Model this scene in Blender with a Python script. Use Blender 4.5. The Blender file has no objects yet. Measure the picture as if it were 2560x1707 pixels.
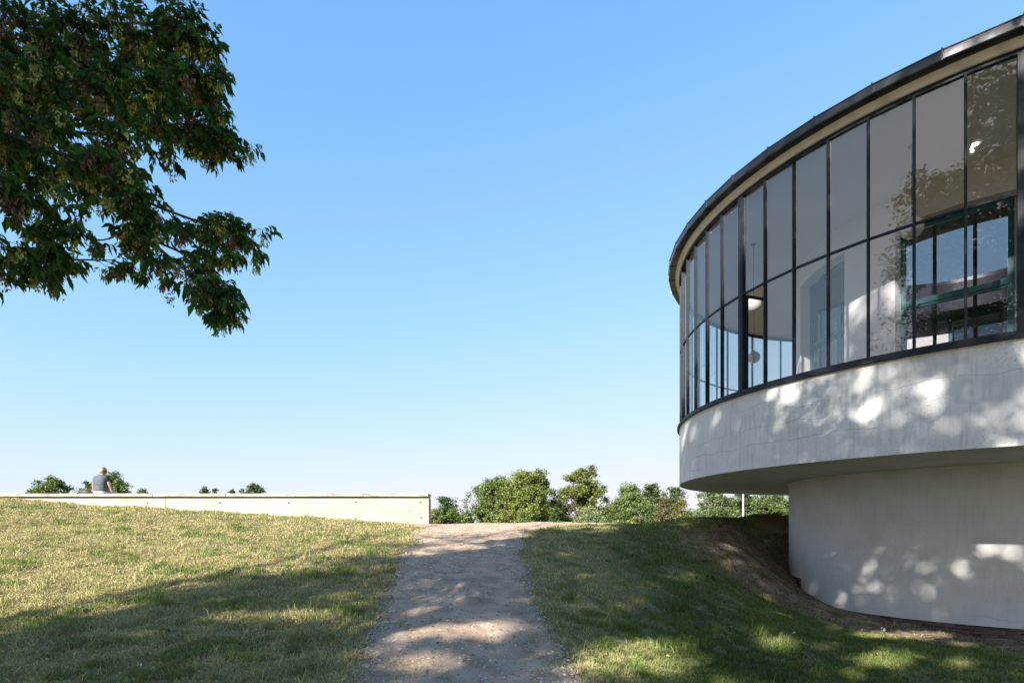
import bpy, bmesh, math, random
import numpy as np
from mathutils import Vector, Matrix
random.seed(7)
RNG = np.random.default_rng(7)
scene = bpy.context.scene
C = scene.collection
R = math.radians

# ------------------------------------------------------------------ camera
F, HX, HY = 1390.0, 1280.0, 1318.0        # focal length in photo pixels, principal column, horizon row
EYE = 1.65                                # eye height above the path under the tripod
cam_d = bpy.data.cameras.new('camera')
cam = bpy.data.objects.new('camera', cam_d); C.objects.link(cam)
cam.location = (0, 0, EYE); cam.rotation_euler = (R(90), 0, 0)
cam_d.sensor_width = 36.0; cam_d.lens = 36.0 * F / 2560.0
cam_d.shift_y = (HY - 853.5) / 2560.0
cam_d.clip_start = 0.05; cam_d.clip_end = 9000
scene.camera = cam

# ------------------------------------------------------------------ sky, sun, exposure
SUN_EL = 27.7
SUN_AZ = math.atan2(-0.588, -0.809)       # compass angle of the sun from +Y towards +X
world = bpy.data.worlds.new('World'); scene.world = world
world.use_nodes = True
wn = world.node_tree; wn.nodes.clear()
sky = wn.nodes.new('ShaderNodeTexSky'); sky.sky_type = 'NISHITA'; sky.sun_disc = False
sky.sun_elevation = R(SUN_EL); sky.sun_rotation = SUN_AZ
sky.air_density = 1.0; sky.dust_density = 0.6; sky.ozone_density = 1.6; sky.altitude = 60
bg = wn.nodes.new('ShaderNodeBackground'); bg.inputs['Strength'].default_value = 0.10
wo = wn.nodes.new('ShaderNodeOutputWorld')
sep = wn.nodes.new('ShaderNodeSeparateColor'); com = wn.nodes.new('ShaderNodeCombineColor'); wn.links.new(sky.outputs[0], sep.inputs[0])
for ch, (top_v, knee) in enumerate(((3.6, 3.2), (3.2, 1.74), (3.6, 0.95))):     # the camera's soft highlight shoulder, the same over the whole sky
    dv = wn.nodes.new('ShaderNodeMath'); dv.operation = 'DIVIDE'; dv.inputs[1].default_value = -knee
    ex = wn.nodes.new('ShaderNodeMath'); ex.operation = 'EXPONENT'
    sb = wn.nodes.new('ShaderNodeMath'); sb.operation = 'SUBTRACT'; sb.inputs[0].default_value = 1.0
    ml = wn.nodes.new('ShaderNodeMath'); ml.operation = 'MULTIPLY'; ml.inputs[1].default_value = top_v
    wn.links.new(sep.outputs[ch], dv.inputs[0]); wn.links.new(dv.outputs[0], ex.inputs[0]); wn.links.new(ex.outputs[0], sb.inputs[1]); wn.links.new(sb.outputs[0], ml.inputs[0]); wn.links.new(ml.outputs[0], com.inputs[ch])
wn.links.new(com.outputs[0], bg.inputs['Color']); wn.links.new(bg.outputs[0], wo.inputs['Surface'])
ce = math.cos(R(SUN_EL))
SUN = np.array([math.sin(SUN_AZ) * ce, math.cos(SUN_AZ) * ce, math.sin(R(SUN_EL))])
sd = bpy.data.lights.new('sun', 'SUN'); sd.energy = 5.0; sd.angle = R(0.53); sd.color = (1.0, 0.94, 0.85)
sun = bpy.data.objects.new('sun', sd); C.objects.link(sun)
sun.rotation_euler = Vector(-SUN).to_track_quat('-Z', 'Y').to_euler(); sun.location = (-20, -30, 30)
scene.view_settings.view_transform = 'Standard'; scene.view_settings.look = 'None'
scene.view_settings.exposure = 1.58; scene.view_settings.gamma = 1.0
scene.view_settings.use_curve_mapping = False
scene.cycles.max_bounces = 8; scene.cycles.transparent_max_bounces = 24
scene.cycles.caustics_reflective = False; scene.cycles.caustics_refractive = False

# ------------------------------------------------------------------ helpers
def tag(o, label=None, cat=None, group=None, kind=None):
    if label: o['label'] = label
    if cat: o['category'] = cat
    if group: o['group'] = group
    if kind: o['kind'] = kind
    return o
def link(o, parent=None):
    C.objects.link(o)
    if parent is not None: o.parent = parent
    return o
def empty(name, loc=(0, 0, 0), rz=0.0):
    o = bpy.data.objects.new(name, None); o.location = loc; o.rotation_euler = (0, 0, rz)
    o.empty_display_size = 0.2
    return link(o)
def obj(name, me, m=None, parent=None):
    o = bpy.data.objects.new(name, me)
    if m is not None and not me.materials: me.materials.append(m)
    return link(o, parent)
def pxw(x, y, Z):                          # a direction of the photograph at depth Z -> world point
    return Vector(((x - HX) / F * Z, Z, EYE + (HY - y) / F * Z))
def mesh_np(name, V, Fc, col=None, smooth=False, uv=None):
    """V (n,3), Fc (m,k) with k 3 or 4"""
    me = bpy.data.meshes.new(name)
    V = np.ascontiguousarray(V, dtype=np.float32); Fc = np.ascontiguousarray(Fc, dtype=np.int32)
    m, k = Fc.shape
    me.vertices.add(len(V)); me.vertices.foreach_set('co', V.ravel())
    me.loops.add(m * k); me.loops.foreach_set('vertex_index', Fc.ravel())
    me.polygons.add(m); me.polygons.foreach_set('loop_start', np.arange(0, m * k, k, dtype=np.int32))
    if smooth: me.polygons.foreach_set('use_smooth', np.ones(m, dtype=bool))
    me.update(calc_edges=True)
    if col is not None:
        a = me.color_attributes.new('Col', 'FLOAT_COLOR', 'POINT')
        c4 = np.ones((len(V), 4), np.float32); c4[:, :3] = col
        a.data.foreach_set('color', c4.ravel())
    if uv is not None:
        l = me.uv_layers.new(name='UVMap')
        l.data.foreach_set('uv', np.ascontiguousarray(uv[Fc.ravel()], dtype=np.float32).ravel())
    return me
def bm_mesh(name, bm, smooth=False):
    bmesh.ops.recalc_face_normals(bm, faces=bm.faces)
    me = bpy.data.meshes.new(name); bm.to_mesh(me); bm.free()
    if smooth:
        me.polygons.foreach_set('use_smooth', np.ones(len(me.polygons), dtype=bool))
    return me
def add_box(bm, c, s, rot=None, bevel=0.0):
    M = Matrix.Translation(c) @ (rot.to_4x4() if rot is not None else Matrix()) @ Matrix.Diagonal((s[0], s[1], s[2], 1))
    r = bmesh.ops.create_cube(bm, size=1.0, matrix=M)
    if bevel > 0:
        es = {e for v in r['verts'] for e in v.link_edges}
        bmesh.ops.bevel(bm, geom=list(es), offset=bevel, segments=2, profile=0.6, affect='EDGES')
def add_tube(bm, pts, rad, n=8):
    """tapered tube through pts, rad one per point"""
    pts = [Vector(p) for p in pts]; rings = []
    for i, p in enumerate(pts):
        t = (pts[min(i + 1, len(pts) - 1)] - pts[max(i - 1, 0)]).normalized()
        a = t.cross(Vector((0.13, 0.31, 0.94)));
        if a.length < 1e-3: a = t.cross(Vector((1, 0, 0)))
        a.normalize(); b = t.cross(a)
        rings.append([bm.verts.new(p + (a * math.cos(2 * math.pi * k / n) + b * math.sin(2 * math.pi * k / n)) * rad[i]) for k in range(n)])
    for i in range(len(rings) - 1):
        for k in range(n):
            bm.faces.new((rings[i][k], rings[i][(k + 1) % n], rings[i + 1][(k + 1) % n], rings[i + 1][k]))
    bm.faces.new(rings[0]); bm.faces.new(rings[-1][::-1])
def add_lathe(bm, prof, n=24, center=(0, 0, 0)):
    rings = []; c = Vector(center)
    for r, z in prof:
        rings.append([bm.verts.new(c + Vector((r * math.cos(2 * math.pi * k / n), r * math.sin(2 * math.pi * k / n), z))) for k in range(n)])
    for i in range(len(rings) - 1):
        for k in range(n):
            bm.faces.new((rings[i][k], rings[i][(k + 1) % n], rings[i + 1][(k + 1) % n], rings[i + 1][k]))
    if prof[0][0] > 1e-4: bm.faces.new(rings[0])
    if prof[-1][0] > 1e-4: bm.faces.new(rings[-1][::-1])
    bmesh.ops.remove_doubles(bm, verts=bm.verts, dist=1e-5)

# value noise in numpy
def vnoise(x, y, seed=0):
    x = np.asarray(x, float); y = np.asarray(y, float)
    xi = np.floor(x).astype(np.int64); yi = np.floor(y).astype(np.int64)
    fx = x - xi; fy = y - yi; fx = fx * fx * (3 - 2 * fx); fy = fy * fy * (3 - 2 * fy)
    def h(a, b):
        n = (a * 374761393 + b * 668265263 + seed * 982451653) & 0xFFFFFFFF
        n = ((n ^ (n >> 13)) * 1274126177) & 0xFFFFFFFF
        return ((n ^ (n >> 16)) & 0xFFFF) / 65535.0
    return (h(xi, yi) * (1 - fx) + h(xi + 1, yi) * fx) * (1 - fy) + (h(xi, yi + 1) * (1 - fx) + h(xi + 1, yi + 1) * fx) * fy
def fbm(x, y, seed=0, o=4):
    s = 0; a = 0.5
    for i in range(o):
        s = s + a * vnoise(x * 2 ** i, y * 2 ** i, seed + i * 17); a *= 0.5
    return s / (1 - 0.5 ** o)
def sstep(a, b, x):
    t = np.clip((x - a) / (b - a), 0, 1); return t * t * (3 - 2 * t)

# ------------------------------------------------------------------ materials
def nodes(m):
    m.use_nodes = True; nt = m.node_tree; return nt, nt.nodes, nt.links
def new(nt, t, **kw):
    n = nt.nodes.new(t)
    for k, v in kw.items():
        if k in n.inputs.keys(): n.inputs[k].default_value = v
        else: setattr(n, k, v)
    return n
def ramp(nt, fac, stops):
    r = nt.nodes.new('ShaderNodeValToRGB'); e = r.color_ramp.elements
    while len(e) < len(stops): e.new(0.5)
    for i, (p, c) in enumerate(stops):
        e[i].position = p; e[i].color = (*c, 1)
    nt.links.new(fac, r.inputs[0]); return r
def noise_mat(name, stops, scale=4.0, rough=0.8, bump=0.2, bump_scale=None, metallic=0.0, detail=6, coat=0.0, dist=0.02, spec=0.5, stretch=None):
    m = bpy.data.materials.new(name); nt, N, L = nodes(m); b = N['Principled BSDF']
    tc = new(nt, 'ShaderNodeTexCoord'); src = tc.outputs['Object']
    if stretch:
        mp = new(nt, 'ShaderNodeMapping'); mp.inputs['Scale'].default_value = stretch
        L.new(src, mp.inputs['Vector']); src = mp.outputs[0]
    n = new(nt, 'ShaderNodeTexNoise'); n.inputs['Scale'].default_value = scale; n.inputs['Detail'].default_value = detail
    L.new(src, n.inputs['Vector'])
    r = ramp(nt, n.outputs['Fac'], stops); L.new(r.outputs[0], b.inputs['Base Color'])
    b.inputs['Roughness'].default_value = rough; b.inputs['Metallic'].default_value = metallic
    b.inputs['Specular IOR Level'].default_value = spec
    if coat: b.inputs['Coat Weight'].default_value = coat
    if bump:
        n2 = new(nt, 'ShaderNodeTexNoise'); n2.inputs['Scale'].default_value = bump_scale or scale * 6; n2.inputs['Detail'].default_value = 4
        L.new(src, n2.inputs['Vector'])
        bp = new(nt, 'ShaderNodeBump'); bp.inputs['Strength'].default_value = bump; bp.inputs['Distance'].default_value = dist
        L.new(n2.outputs['Fac'], bp.inputs['Height']); L.new(bp.outputs[0], b.inputs['Normal'])
    return m
def leaf_mat(name, trans=0.35, rough=0.5, spec=0.3):
    """leaf colour from the per-leaf attribute, some light passes through"""
    m = bpy.data.materials.new(name); nt, N, L = nodes(m); b = N['Principled BSDF']
    a = new(nt, 'ShaderNodeAttribute', attribute_name='Col')
    L.new(a.outputs['Color'], b.inputs['Base Color'])
    b.inputs['Roughness'].default_value = rough; b.inputs['Specular IOR Level'].default_value = spec
    t = new(nt, 'ShaderNodeBsdfTranslucent')
    hs = new(nt, 'ShaderNodeHueSaturation'); hs.inputs['Value'].default_value = 1.2; hs.inputs['Saturation'].default_value = 1.15
    L.new(a.outputs['Color'], hs.inputs['Color']); L.new(hs.outputs[0], t.inputs['Color'])
    mx = new(nt, 'ShaderNodeMixShader'); mx.inputs[0].default_value = trans
    L.new(b.outputs[0], mx.inputs[1]); L.new(t.outputs[0], mx.inputs[2]); L.new(mx.outputs[0], N['Material Output'].inputs[0])
    return m

M = {}
M['leaf'] = leaf_mat('leaf', 0.4, 0.6, 0.15)
M['far_leaf'] = leaf_mat('far_leaf', 0.25, 0.6, 0.2)
M['grass'] = leaf_mat('grass_blade', 0.3, 0.6, 0.25)
M['bark'] = noise_mat('bark', [(0.3, (0.035, 0.026, 0.02)), (0.7, (0.11, 0.085, 0.065))], 6, 0.9, 0.6, 30)
M['soil'] = noise_mat('turf_soil', [(0.3, (0.120, 0.092, 0.048)), (0.5, (0.192, 0.152, 0.080)), (0.7, (0.264, 0.208, 0.112))], 1.3, 0.95, 0.7, 40, dist=0.03, spec=0.1)
M['frame'] = noise_mat('dark_steel_paint', [(0.35, (0.006, 0.009, 0.015)), (0.7, (0.014, 0.019, 0.028))], 9, 0.5, 0.15, 60, dist=0.002, spec=0.25)
M['zinc'] = noise_mat('gutter_metal', [(0.3, (0.035, 0.035, 0.04)), (0.7, (0.075, 0.075, 0.082))], 3, 0.34, 0.1, 25, metallic=0.85, dist=0.003)
M['teal'] = noise_mat('teal_paint', [(0.35, (0.006, 0.10, 0.12)), (0.7, (0.012, 0.16, 0.18))], 6, 0.35, 0.05, 60, dist=0.002)
M['cornice'] = noise_mat('cream_cornice', [(0.25, (0.46, 0.45, 0.41)), (0.5, (0.64, 0.63, 0.59)), (0.8, (0.72, 0.71, 0.67))], 3.5, 0.6, 0.25, 40, dist=0.004)
M['ceiling'] = noise_mat('white_ceiling', [(0.3, (0.74, 0.72, 0.69)), (0.7, (0.8, 0.785, 0.75))], 0.7, 0.8, 0.0)
M['floor'] = noise_mat('linoleum', [(0.3, (0.3, 0.24, 0.18)), (0.7, (0.38, 0.31, 0.24))], 2, 0.4, 0.05)
M['inner'] = noise_mat('interior_plaster', [(0.3, (0.72, 0.71, 0.68)), (0.7, (0.78, 0.77, 0.74))], 1.1, 0.85, 0.05)
M['globe'] = noise_mat('opal_glass', [(0.3, (0.55, 0.55, 0.53)), (0.7, (0.6, 0.6, 0.58))], 2, 0.22, 0.0)
M['cord'] = noise_mat('lamp_cord', [(0.3, (0.05, 0.05, 0.06)), (0.7, (0.08, 0.08, 0.09))], 20, 0.5, 0.0)
M['brick'] = noise_mat('brick', [(0.25, (0.05, 0.03, 0.03)), (0.45, (0.11, 0.05, 0.042)), (0.7, (0.19, 0.085, 0.065))], 5, 0.9, 0.5, 60, dist=0.006)
M['mortar'] = noise_mat('mortar', [(0.3, (0.16, 0.145, 0.125)), (0.7, (0.27, 0.25, 0.22))], 12, 0.95, 0.5, 60, dist=0.006)
M['concrete'] = noise_mat('wall_concrete', [(0.25, (0.27, 0.235, 0.2)), (0.5, (0.325, 0.293, 0.257)), (0.75, (0.36, 0.33, 0.295))], 0.9, 0.85, 0.12, 50, dist=0.004)
M['coping'] = noise_mat('coping_stone', [(0.3, (0.184, 0.160, 0.120)), (0.5, (0.288, 0.264, 0.216)), (0.75, (0.352, 0.328, 0.280))], 2.6, 0.85, 0.25, 50, dist=0.005, stretch=(1, 1, 3))
M['hole'] = noise_mat('tie_hole_dark', [(0.3, (0.03, 0.028, 0.026)), (0.7, (0.08, 0.075, 0.07))], 20, 0.9, 0.0)  # shade inside the recessed holes is put into this dark colour
M['path'] = noise_mat('gravel_path', [(0.28, (0.246, 0.172, 0.119)), (0.5, (0.404, 0.291, 0.207)), (0.72, (0.493, 0.370, 0.271))], 3.0, 0.95, 0.9, 70, dist=0.02, spec=0.15, detail=10)
M['earth'] = noise_mat('bare_earth', [(0.28, (0.117, 0.088, 0.061)), (0.5, (0.216, 0.167, 0.119)), (0.75, (0.342, 0.275, 0.203))], 1.8, 0.95, 0.9, 30, dist=0.03, spec=0.1, detail=8)
M['pole'] = noise_mat('white_paint', [(0.3, (0.7, 0.71, 0.7)), (0.7, (0.8, 0.8, 0.79))], 3, 0.4, 0.0)
M['skin'] = noise_mat('skin', [(0.3, (0.30, 0.165, 0.115)), (0.7, (0.38, 0.215, 0.155))], 6, 0.5, 0.0)
M['hair'] = noise_mat('blond_hair', [(0.35, (0.10, 0.06, 0.03)), (0.5, (0.26, 0.17, 0.085)), (0.68, (0.46, 0.34, 0.18))], 26, 0.45, 0.6, 60, dist=0.01, stretch=(1, 1, 0.35))
M['denim'] = noise_mat('grey_vest_cloth', [(0.3, (0.05, 0.06, 0.08)), (0.7, (0.10, 0.115, 0.145))], 9, 0.85, 0.6, 14, dist=0.03)
M['black_cloth'] = noise_mat('black_sleeve_cloth', [(0.3, (0.015, 0.017, 0.025)), (0.7, (0.03, 0.033, 0.045))], 9, 0.85, 0.4, 20, dist=0.02)
M['white_cloth'] = noise_mat('white_trouser_cloth', [(0.3, (0.465, 0.450, 0.450)), (0.7, (0.540, 0.525, 0.517))], 9, 0.85, 0.4, 20, dist=0.02)
M['bag'] = noise_mat('dark_bag_fabric', [(0.3, (0.02, 0.022, 0.03)), (0.7, (0.06, 0.065, 0.08))], 12, 0.6, 0.4, 30, dist=0.01)
M['strap'] = noise_mat('tan_strap', [(0.3, (0.16, 0.09, 0.05)), (0.7, (0.24, 0.15, 0.09))], 12, 0.7, 0.2)
M['stone'] = noise_mat('pebble', [(0.3, (0.28, 0.24, 0.2)), (0.5, (0.42, 0.37, 0.31)), (0.7, (0.55, 0.5, 0.43))], 9, 0.85, 0.4, 40, dist=0.004)
M['feather'] = noise_mat('white_feather', [(0.3, (0.7, 0.7, 0.7)), (0.7, (0.8, 0.8, 0.8))], 9, 0.8, 0.0)

def glass_mat(name='window_glass', tint=(0.93, 0.93, 0.945, 1)):
    m = bpy.data.materials.new(name); nt, N, L = nodes(m); N.remove(N['Principled BSDF'])
    tr = new(nt, 'ShaderNodeBsdfTransparent'); tr.inputs[0].default_value = tint
    gl = new(nt, 'ShaderNodeBsdfGlossy'); gl.inputs['Roughness'].default_value = 0.004
    tc = new(nt, 'ShaderNodeTexCoord'); oi = new(nt, 'ShaderNodeObjectInfo')
    ad = new(nt, 'ShaderNodeVectorMath', operation='ADD')
    sc = new(nt, 'ShaderNodeVectorMath', operation='SCALE'); sc.inputs['Scale'].default_value = 37.0
    cx = new(nt, 'ShaderNodeCombineXYZ'); L.new(oi.outputs['Random'], cx.inputs[0]); L.new(oi.outputs['Random'], cx.inputs[2])
    L.new(cx.outputs[0], sc.inputs[0]); L.new(tc.outputs['Object'], ad.inputs[0]); L.new(sc.outputs[0], ad.inputs[1])
    mp = new(nt, 'ShaderNodeMapping'); mp.inputs['Scale'].default_value = (1.6, 1.0, 0.8); L.new(ad.outputs[0], mp.inputs[0])
    n = new(nt, 'ShaderNodeTexNoise'); n.inputs['Scale'].default_value = 2.2; n.inputs['Detail'].default_value = 1.5
    L.new(mp.outputs[0], n.inputs['Vector'])
    bp = new(nt, 'ShaderNodeBump'); bp.inputs['Strength'].default_value = 0.12; bp.inputs['Distance'].default_value = 0.01
    L.new(n.outputs['Fac'], bp.inputs['Height']); L.new(bp.outputs[0], gl.inputs['Normal'])
    lw = new(nt, 'ShaderNodeLayerWeight'); lw.inputs['Blend'].default_value = 0.5
    p5 = new(nt, 'ShaderNodeMath', operation='POWER'); p5.inputs[1].default_value = 5.0; L.new(lw.outputs['Facing'], p5.inputs[0])
    mu = new(nt, 'ShaderNodeMath', operation='MULTIPLY_ADD'); mu.inputs[1].default_value = 0.9; mu.inputs[2].default_value = 0.10
    L.new(p5.outputs[0], mu.inputs[0])
    mx = new(nt, 'ShaderNodeMixShader'); L.new(mu.outputs[0], mx.inputs[0]); L.new(tr.outputs[0], mx.inputs[1]); L.new(gl.outputs[0], mx.inputs[2])
    L.new(mx.outputs[0], N['Material Output'].inputs[0]); return m
M['glass'] = glass_mat(); M['inner_glass'] = glass_mat('tinted_inner_glass', (0.66, 0.66, 0.7, 1))

def plaster_mat(name, cracks, stain):
    """render on the walls: u = metres round the wall, v = height above the eye; cracks wander roughly level"""
    m = bpy.data.materials.new(name); nt, N, L = nodes(m); b = N['Principled BSDF']
    uv = new(nt, 'ShaderNodeUVMap', uv_map='UVMap'); sx = new(nt, 'ShaderNodeSeparateXYZ'); L.new(uv.outputs[0], sx.inputs[0])
    n1 = new(nt, 'ShaderNodeTexNoise'); n1.inputs['Scale'].default_value = 1.1; n1.inputs['Detail'].default_value = 7; L.new(uv.outputs[0], n1.inputs['Vector'])
    base = ramp(nt, n1.outputs['Fac'], [(0.3, (0.57, 0.57, 0.56)), (0.55, (0.66, 0.655, 0.64)), (0.75, (0.70, 0.695, 0.68))])
    # rain streaks: noise stretched upright, fine dirt speckle
    mp = new(nt, 'ShaderNodeMapping'); mp.inputs['Scale'].default_value = (9.0, 0.9, 1); L.new(uv.outputs[0], mp.inputs[0])
    n2 = new(nt, 'ShaderNodeTexNoise'); n2.inputs['Scale'].default_value = 1.6; n2.inputs['Detail'].default_value = 5; L.new(mp.outputs[0], n2.inputs['Vector'])
    n3 = new(nt, 'ShaderNodeTexNoise'); n3.inputs['Scale'].default_value = 22; n3.inputs['Detail'].default_value = 6; n3.inputs['Roughness'].default_value = 0.75; L.new(uv.outputs[0], n3.inputs['Vector'])
    n4 = new(nt, 'ShaderNodeTexNoise'); n4.inputs['Scale'].default_value = 0.55; n4.inputs['Detail'].default_value = 3; L.new(uv.outputs[0], n4.inputs['Vector'])
    rs = ramp(nt, n2.outputs['Fac'], [(0.48, (0, 0, 0)), (0.72, (1, 1, 1))])
    rp = ramp(nt, n3.outputs['Fac'], [(0.52, (0, 0, 0)), (0.66, (1, 1, 1))])
    ra = ramp(nt, n4.outputs['Fac'], [(0.42, (0, 0, 0)), (0.62, (1, 1, 1))])
    mu = new(nt, 'ShaderNodeMath', operation='MULTIPLY'); L.new(rp.outputs[0], mu.inputs[0]); L.new(ra.outputs[0], mu.inputs[1])
    ms = new(nt, 'ShaderNodeMath', operation='MULTIPLY'); ms.inputs[1].default_value = 0.45; L.new(rs.outputs[0], ms.inputs[0])
    mxm = new(nt, 'ShaderNodeMath', operation='MAXIMUM'); L.new(mu.outputs[0], mxm.inputs[0]); L.new(ms.outputs[0], mxm.inputs[1])
    mf = new(nt, 'ShaderNodeMath', operation='MULTIPLY'); mf.inputs[1].default_value = stain; L.new(mxm.outputs[0], mf.inputs[0])
    mix = new(nt, 'ShaderNodeMix', data_type='RGBA'); L.new(mf.outputs[0], mix.inputs['Factor']); L.new(base.outputs[0], mix.inputs['A'])
    mix.inputs['B'].default_value = (0.2, 0.2, 0.195, 1)
    col = mix.outputs['Result']; crack = None
    for i, (v0, u0, u1, w) in enumerate(cracks):
        cu = new(nt, 'ShaderNodeCombineXYZ'); L.new(sx.outputs[0], cu.inputs[0]); cu.inputs[1].default_value = 7.3 * i + v0
        nz = new(nt, 'ShaderNodeTexNoise'); nz.inputs['Scale'].default_value = 1.3; nz.inputs['Detail'].default_value = 9; nz.inputs['Roughness'].default_value = 0.62; L.new(cu.outputs[0], nz.inputs['Vector'])
        a = new(nt, 'ShaderNodeMath', operation='MULTIPLY_ADD'); a.inputs[1].default_value = 0.36; a.inputs[2].default_value = v0 - 0.18; L.new(nz.outputs['Fac'], a.inputs[0])
        d = new(nt, 'ShaderNodeMath', operation='SUBTRACT'); L.new(sx.outputs[1], d.inputs[0]); L.new(a.outputs[0], d.inputs[1])
        ab = new(nt, 'ShaderNodeMath', operation='ABSOLUTE'); L.new(d.outputs[0], ab.inputs[0])
        lt = new(nt, 'ShaderNodeMath', operation='LESS_THAN'); lt.inputs[1].default_value = w; L.new(ab.outputs[0], lt.inputs[0])
        g0 = new(nt, 'ShaderNodeMath', operation='GREATER_THAN'); g0.inputs[1].default_value = u0; L.new(sx.outputs[0], g0.inputs[0])
        g1 = new(nt, 'ShaderNodeMath', operation='LESS_THAN'); g1.inputs[1].default_value = u1; L.new(sx.outputs[0], g1.inputs[0])
        k1 = new(nt, 'ShaderNodeMath', operation='MULTIPLY'); L.new(lt.outputs[0], k1.inputs[0]); L.new(g0.outputs[0], k1.inputs[1])
        k2 = new(nt, 'ShaderNodeMath', operation='MULTIPLY'); L.new(k1.outputs[0], k2.inputs[0]); L.new(g1.outputs[0], k2.inputs[1])
        if crack is None: crack = k2.outputs[0]
        else:
            mm = new(nt, 'ShaderNodeMath', operation='MAXIMUM'); L.new(crack, mm.inputs[0]); L.new(k2.outputs[0], mm.inputs[1]); crack = mm.outputs[0]
    if crack is not None:
        ck = new(nt, 'ShaderNodeMath', operation='MULTIPLY'); L.new(crack, ck.inputs[0]); rk = ramp(nt, n4.outputs['Fac'], [(0.36, (.3, .3, .3)), (0.6, (1, 1, 1))]); L.new(rk.outputs[0], ck.inputs[1])
        mc = new(nt, 'ShaderNodeMix', data_type='RGBA'); L.new(ck.outputs[0], mc.inputs['Factor']); L.new(col, mc.inputs['A']); mc.inputs['B'].default_value = (0.09, 0.085, 0.08, 1); col = mc.outputs['Result']
    L.new(col, b.inputs['Base Color']); b.inputs['Roughness'].default_value = 0.9; b.inputs['Specular IOR Level'].default_value = 0.2
    bp = new(nt, 'ShaderNodeBump'); bp.inputs['Strength'].default_value = 0.25; bp.inputs['Distance'].default_value = 0.006
    L.new(n3.outputs['Fac'], bp.inputs['Height']); L.new(bp.outputs[0], b.inputs['Normal'])
    return m
# u runs in metres round the wall (radius x angle)
M['band'] = plaster_mat('parapet_render', [(2.62, 4.0, 8.4, 0.003), (2.28, 0.6, 5.3, 0.003), (1.92, -1.2, 5.6, 0.0035), (2.83, 1.9, 3.4, 0.003), (1.6, -1.5, 0.6, 0.003)], 0.75)
M['base'] = plaster_mat('base_render', [(-1.95, 4.0, 6.0, 0.002)], 0.3)

# ------------------------------------------------------------------ terrain
prof = [(-30, -1.7), (0, -1.65), (5, -1.4), (6, -1.27), (7.7, -1.02), (10.1, -.7), (12.7, -.34), (15, -.09), (17, .06), (18.6, .08), (21, -.5), (26, -2.6), (32, -4.0)]
def pp(Z): return float(np.interp(Z, [p[0] for p in prof], [p[1] for p in prof]))
ctl = []
for Z in (0, 3, 5, 6, 7.7, 10.1, 12.7, 15, 17, 18.6, 21, 26, 32): ctl.append((-1.15 + 0.02 * Z, Z, pp(Z)))
ctl += [(-17, 17.4, .9), (-13.8, 17.4, .72), (-10, 17.4, .53), (-7.26, 17.4, .363), (-5, 17.4, .23), (-2.9, 17.4, .1)]
ctl += [(-17, 18.8, .85), (-10, 18.8, .5), (-5, 18.8, .2), (-9.5, 10, -.42), (-14, 13, .25), (-5.5, 6, -1.17), (-5, 10, -.6), (-6, 13.5, -.1), (-11, 14, .15), (-14, 8, -.55), (-9, 4, -1.25), (-20, 10, -.2)]
ctl += [(2.7, 17, .1), (5.3, 17.5, .05), (7.6, 18.6, .12), (9.1, 19.6, .36), (5, 19.5, .1), (7.0, 17.6, .0), (8.0, 20.5, .25)]
ctl += [(10.7, 11.55, -2.42), (9.2, 12.9, -2.31), (8.45, 14.4, -2.12), (8.2, 15.6, -1.85), (8.35, 16.3, -1.68), (8.8, 17.7, -1.25), (9.0, 18.6, -.4), (10.5, 20.5, .45), (13, 21.5, .45)]
ctl += [(2.87, 9.5, -1.22), (7.4, 8, -2.1), (3.0, 6.8, -1.78), (.7, 5.2, -1.44), (3.9, 13, -.72), (2, 12.5, -.52), (6.2, 16.6, -.2), (6.4, 15.2, -.95), (5.4, 14.2, -1.25), (6.2, 12, -2.02), (7.3, 10, -2.18), (4.6, 11, -1.5), (7.3, 16.2, -1.05)]
ctl += [(14, 8, -2.3), (20, 12, -2.3), (10, 3, -2.2), (4, 2, -1.9), (10, -10, -2.1), (0, -12, -1.75), (-10, -12, -1.6), (-20, -5, -1.2), (20, -5, -2.3), (13, 15, -2.3), (17, 18, -2.0), (20, 22, 0)]
ctl += [(x, 26, -2.6) for x in (-24, -12, 12, 24)] + [(x, 32, -4) for x in (-24, -12, 12, 24)] + [(x, 22, -.9) for x in (-20, -10)]
CT = np.array(ctl)
def _k(r2): return np.where(r2 > 1e-9, 0.5 * r2 * np.log(np.maximum(r2, 1e-9)), 0)
def _tps():
    n = len(CT); K = _k(((CT[:, None, :2] - CT[None, :, :2]) ** 2).sum(-1)) + np.eye(n) * 0.05
    Pm = np.c_[np.ones(n), CT[:, :2]]; A = np.zeros((n + 3, n + 3)); A[:n, :n] = K; A[:n, n:] = Pm; A[n:, :n] = Pm.T
    return np.linalg.solve(A, np.r_[CT[:, 2], 0, 0, 0])
TW = _tps()
_pz = np.array([p[0] for p in prof]); _ph = np.array([p[1] for p in prof])
def ground_h(X, Z):
    """terrain height in world z"""
    X = np.asarray(X, float); Z = np.asarray(Z, float); sh = X.shape; x = X.ravel(); z = Z.ravel(); out = np.zeros(len(x))
    for s in range(0, len(x), 20000):
        xs, zs = x[s:s + 20000], z[s:s + 20000]
        r2 = (xs[:, None] - CT[None, :, 0]) ** 2 + (zs[:, None] - CT[None, :, 1]) ** 2
        out[s:s + 20000] = _k(r2) @ TW[:-3] + TW[-3] + TW[-2] * xs + TW[-1] * zs
    far = np.interp(z, _pz, _ph)
    w = sstep(17, 25, np.abs(x)) ; w = np.maximum(w, sstep(29, 33, z)); w = np.maximum(w, sstep(-6, -13, z))
    h = out * (1 - w) + far * w
    near = 1 - sstep(30, 45, np.abs(x) + np.maximum(z - 10, 0) * 0.5)
    h = h + near * ((fbm(x * 0.9, z * 0.9, 3, 3) - 0.5) * 0.10 + (fbm(x * 4, z * 4, 9, 2) - 0.5) * 0.055)
    return (h + EYE).reshape(sh)
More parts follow.
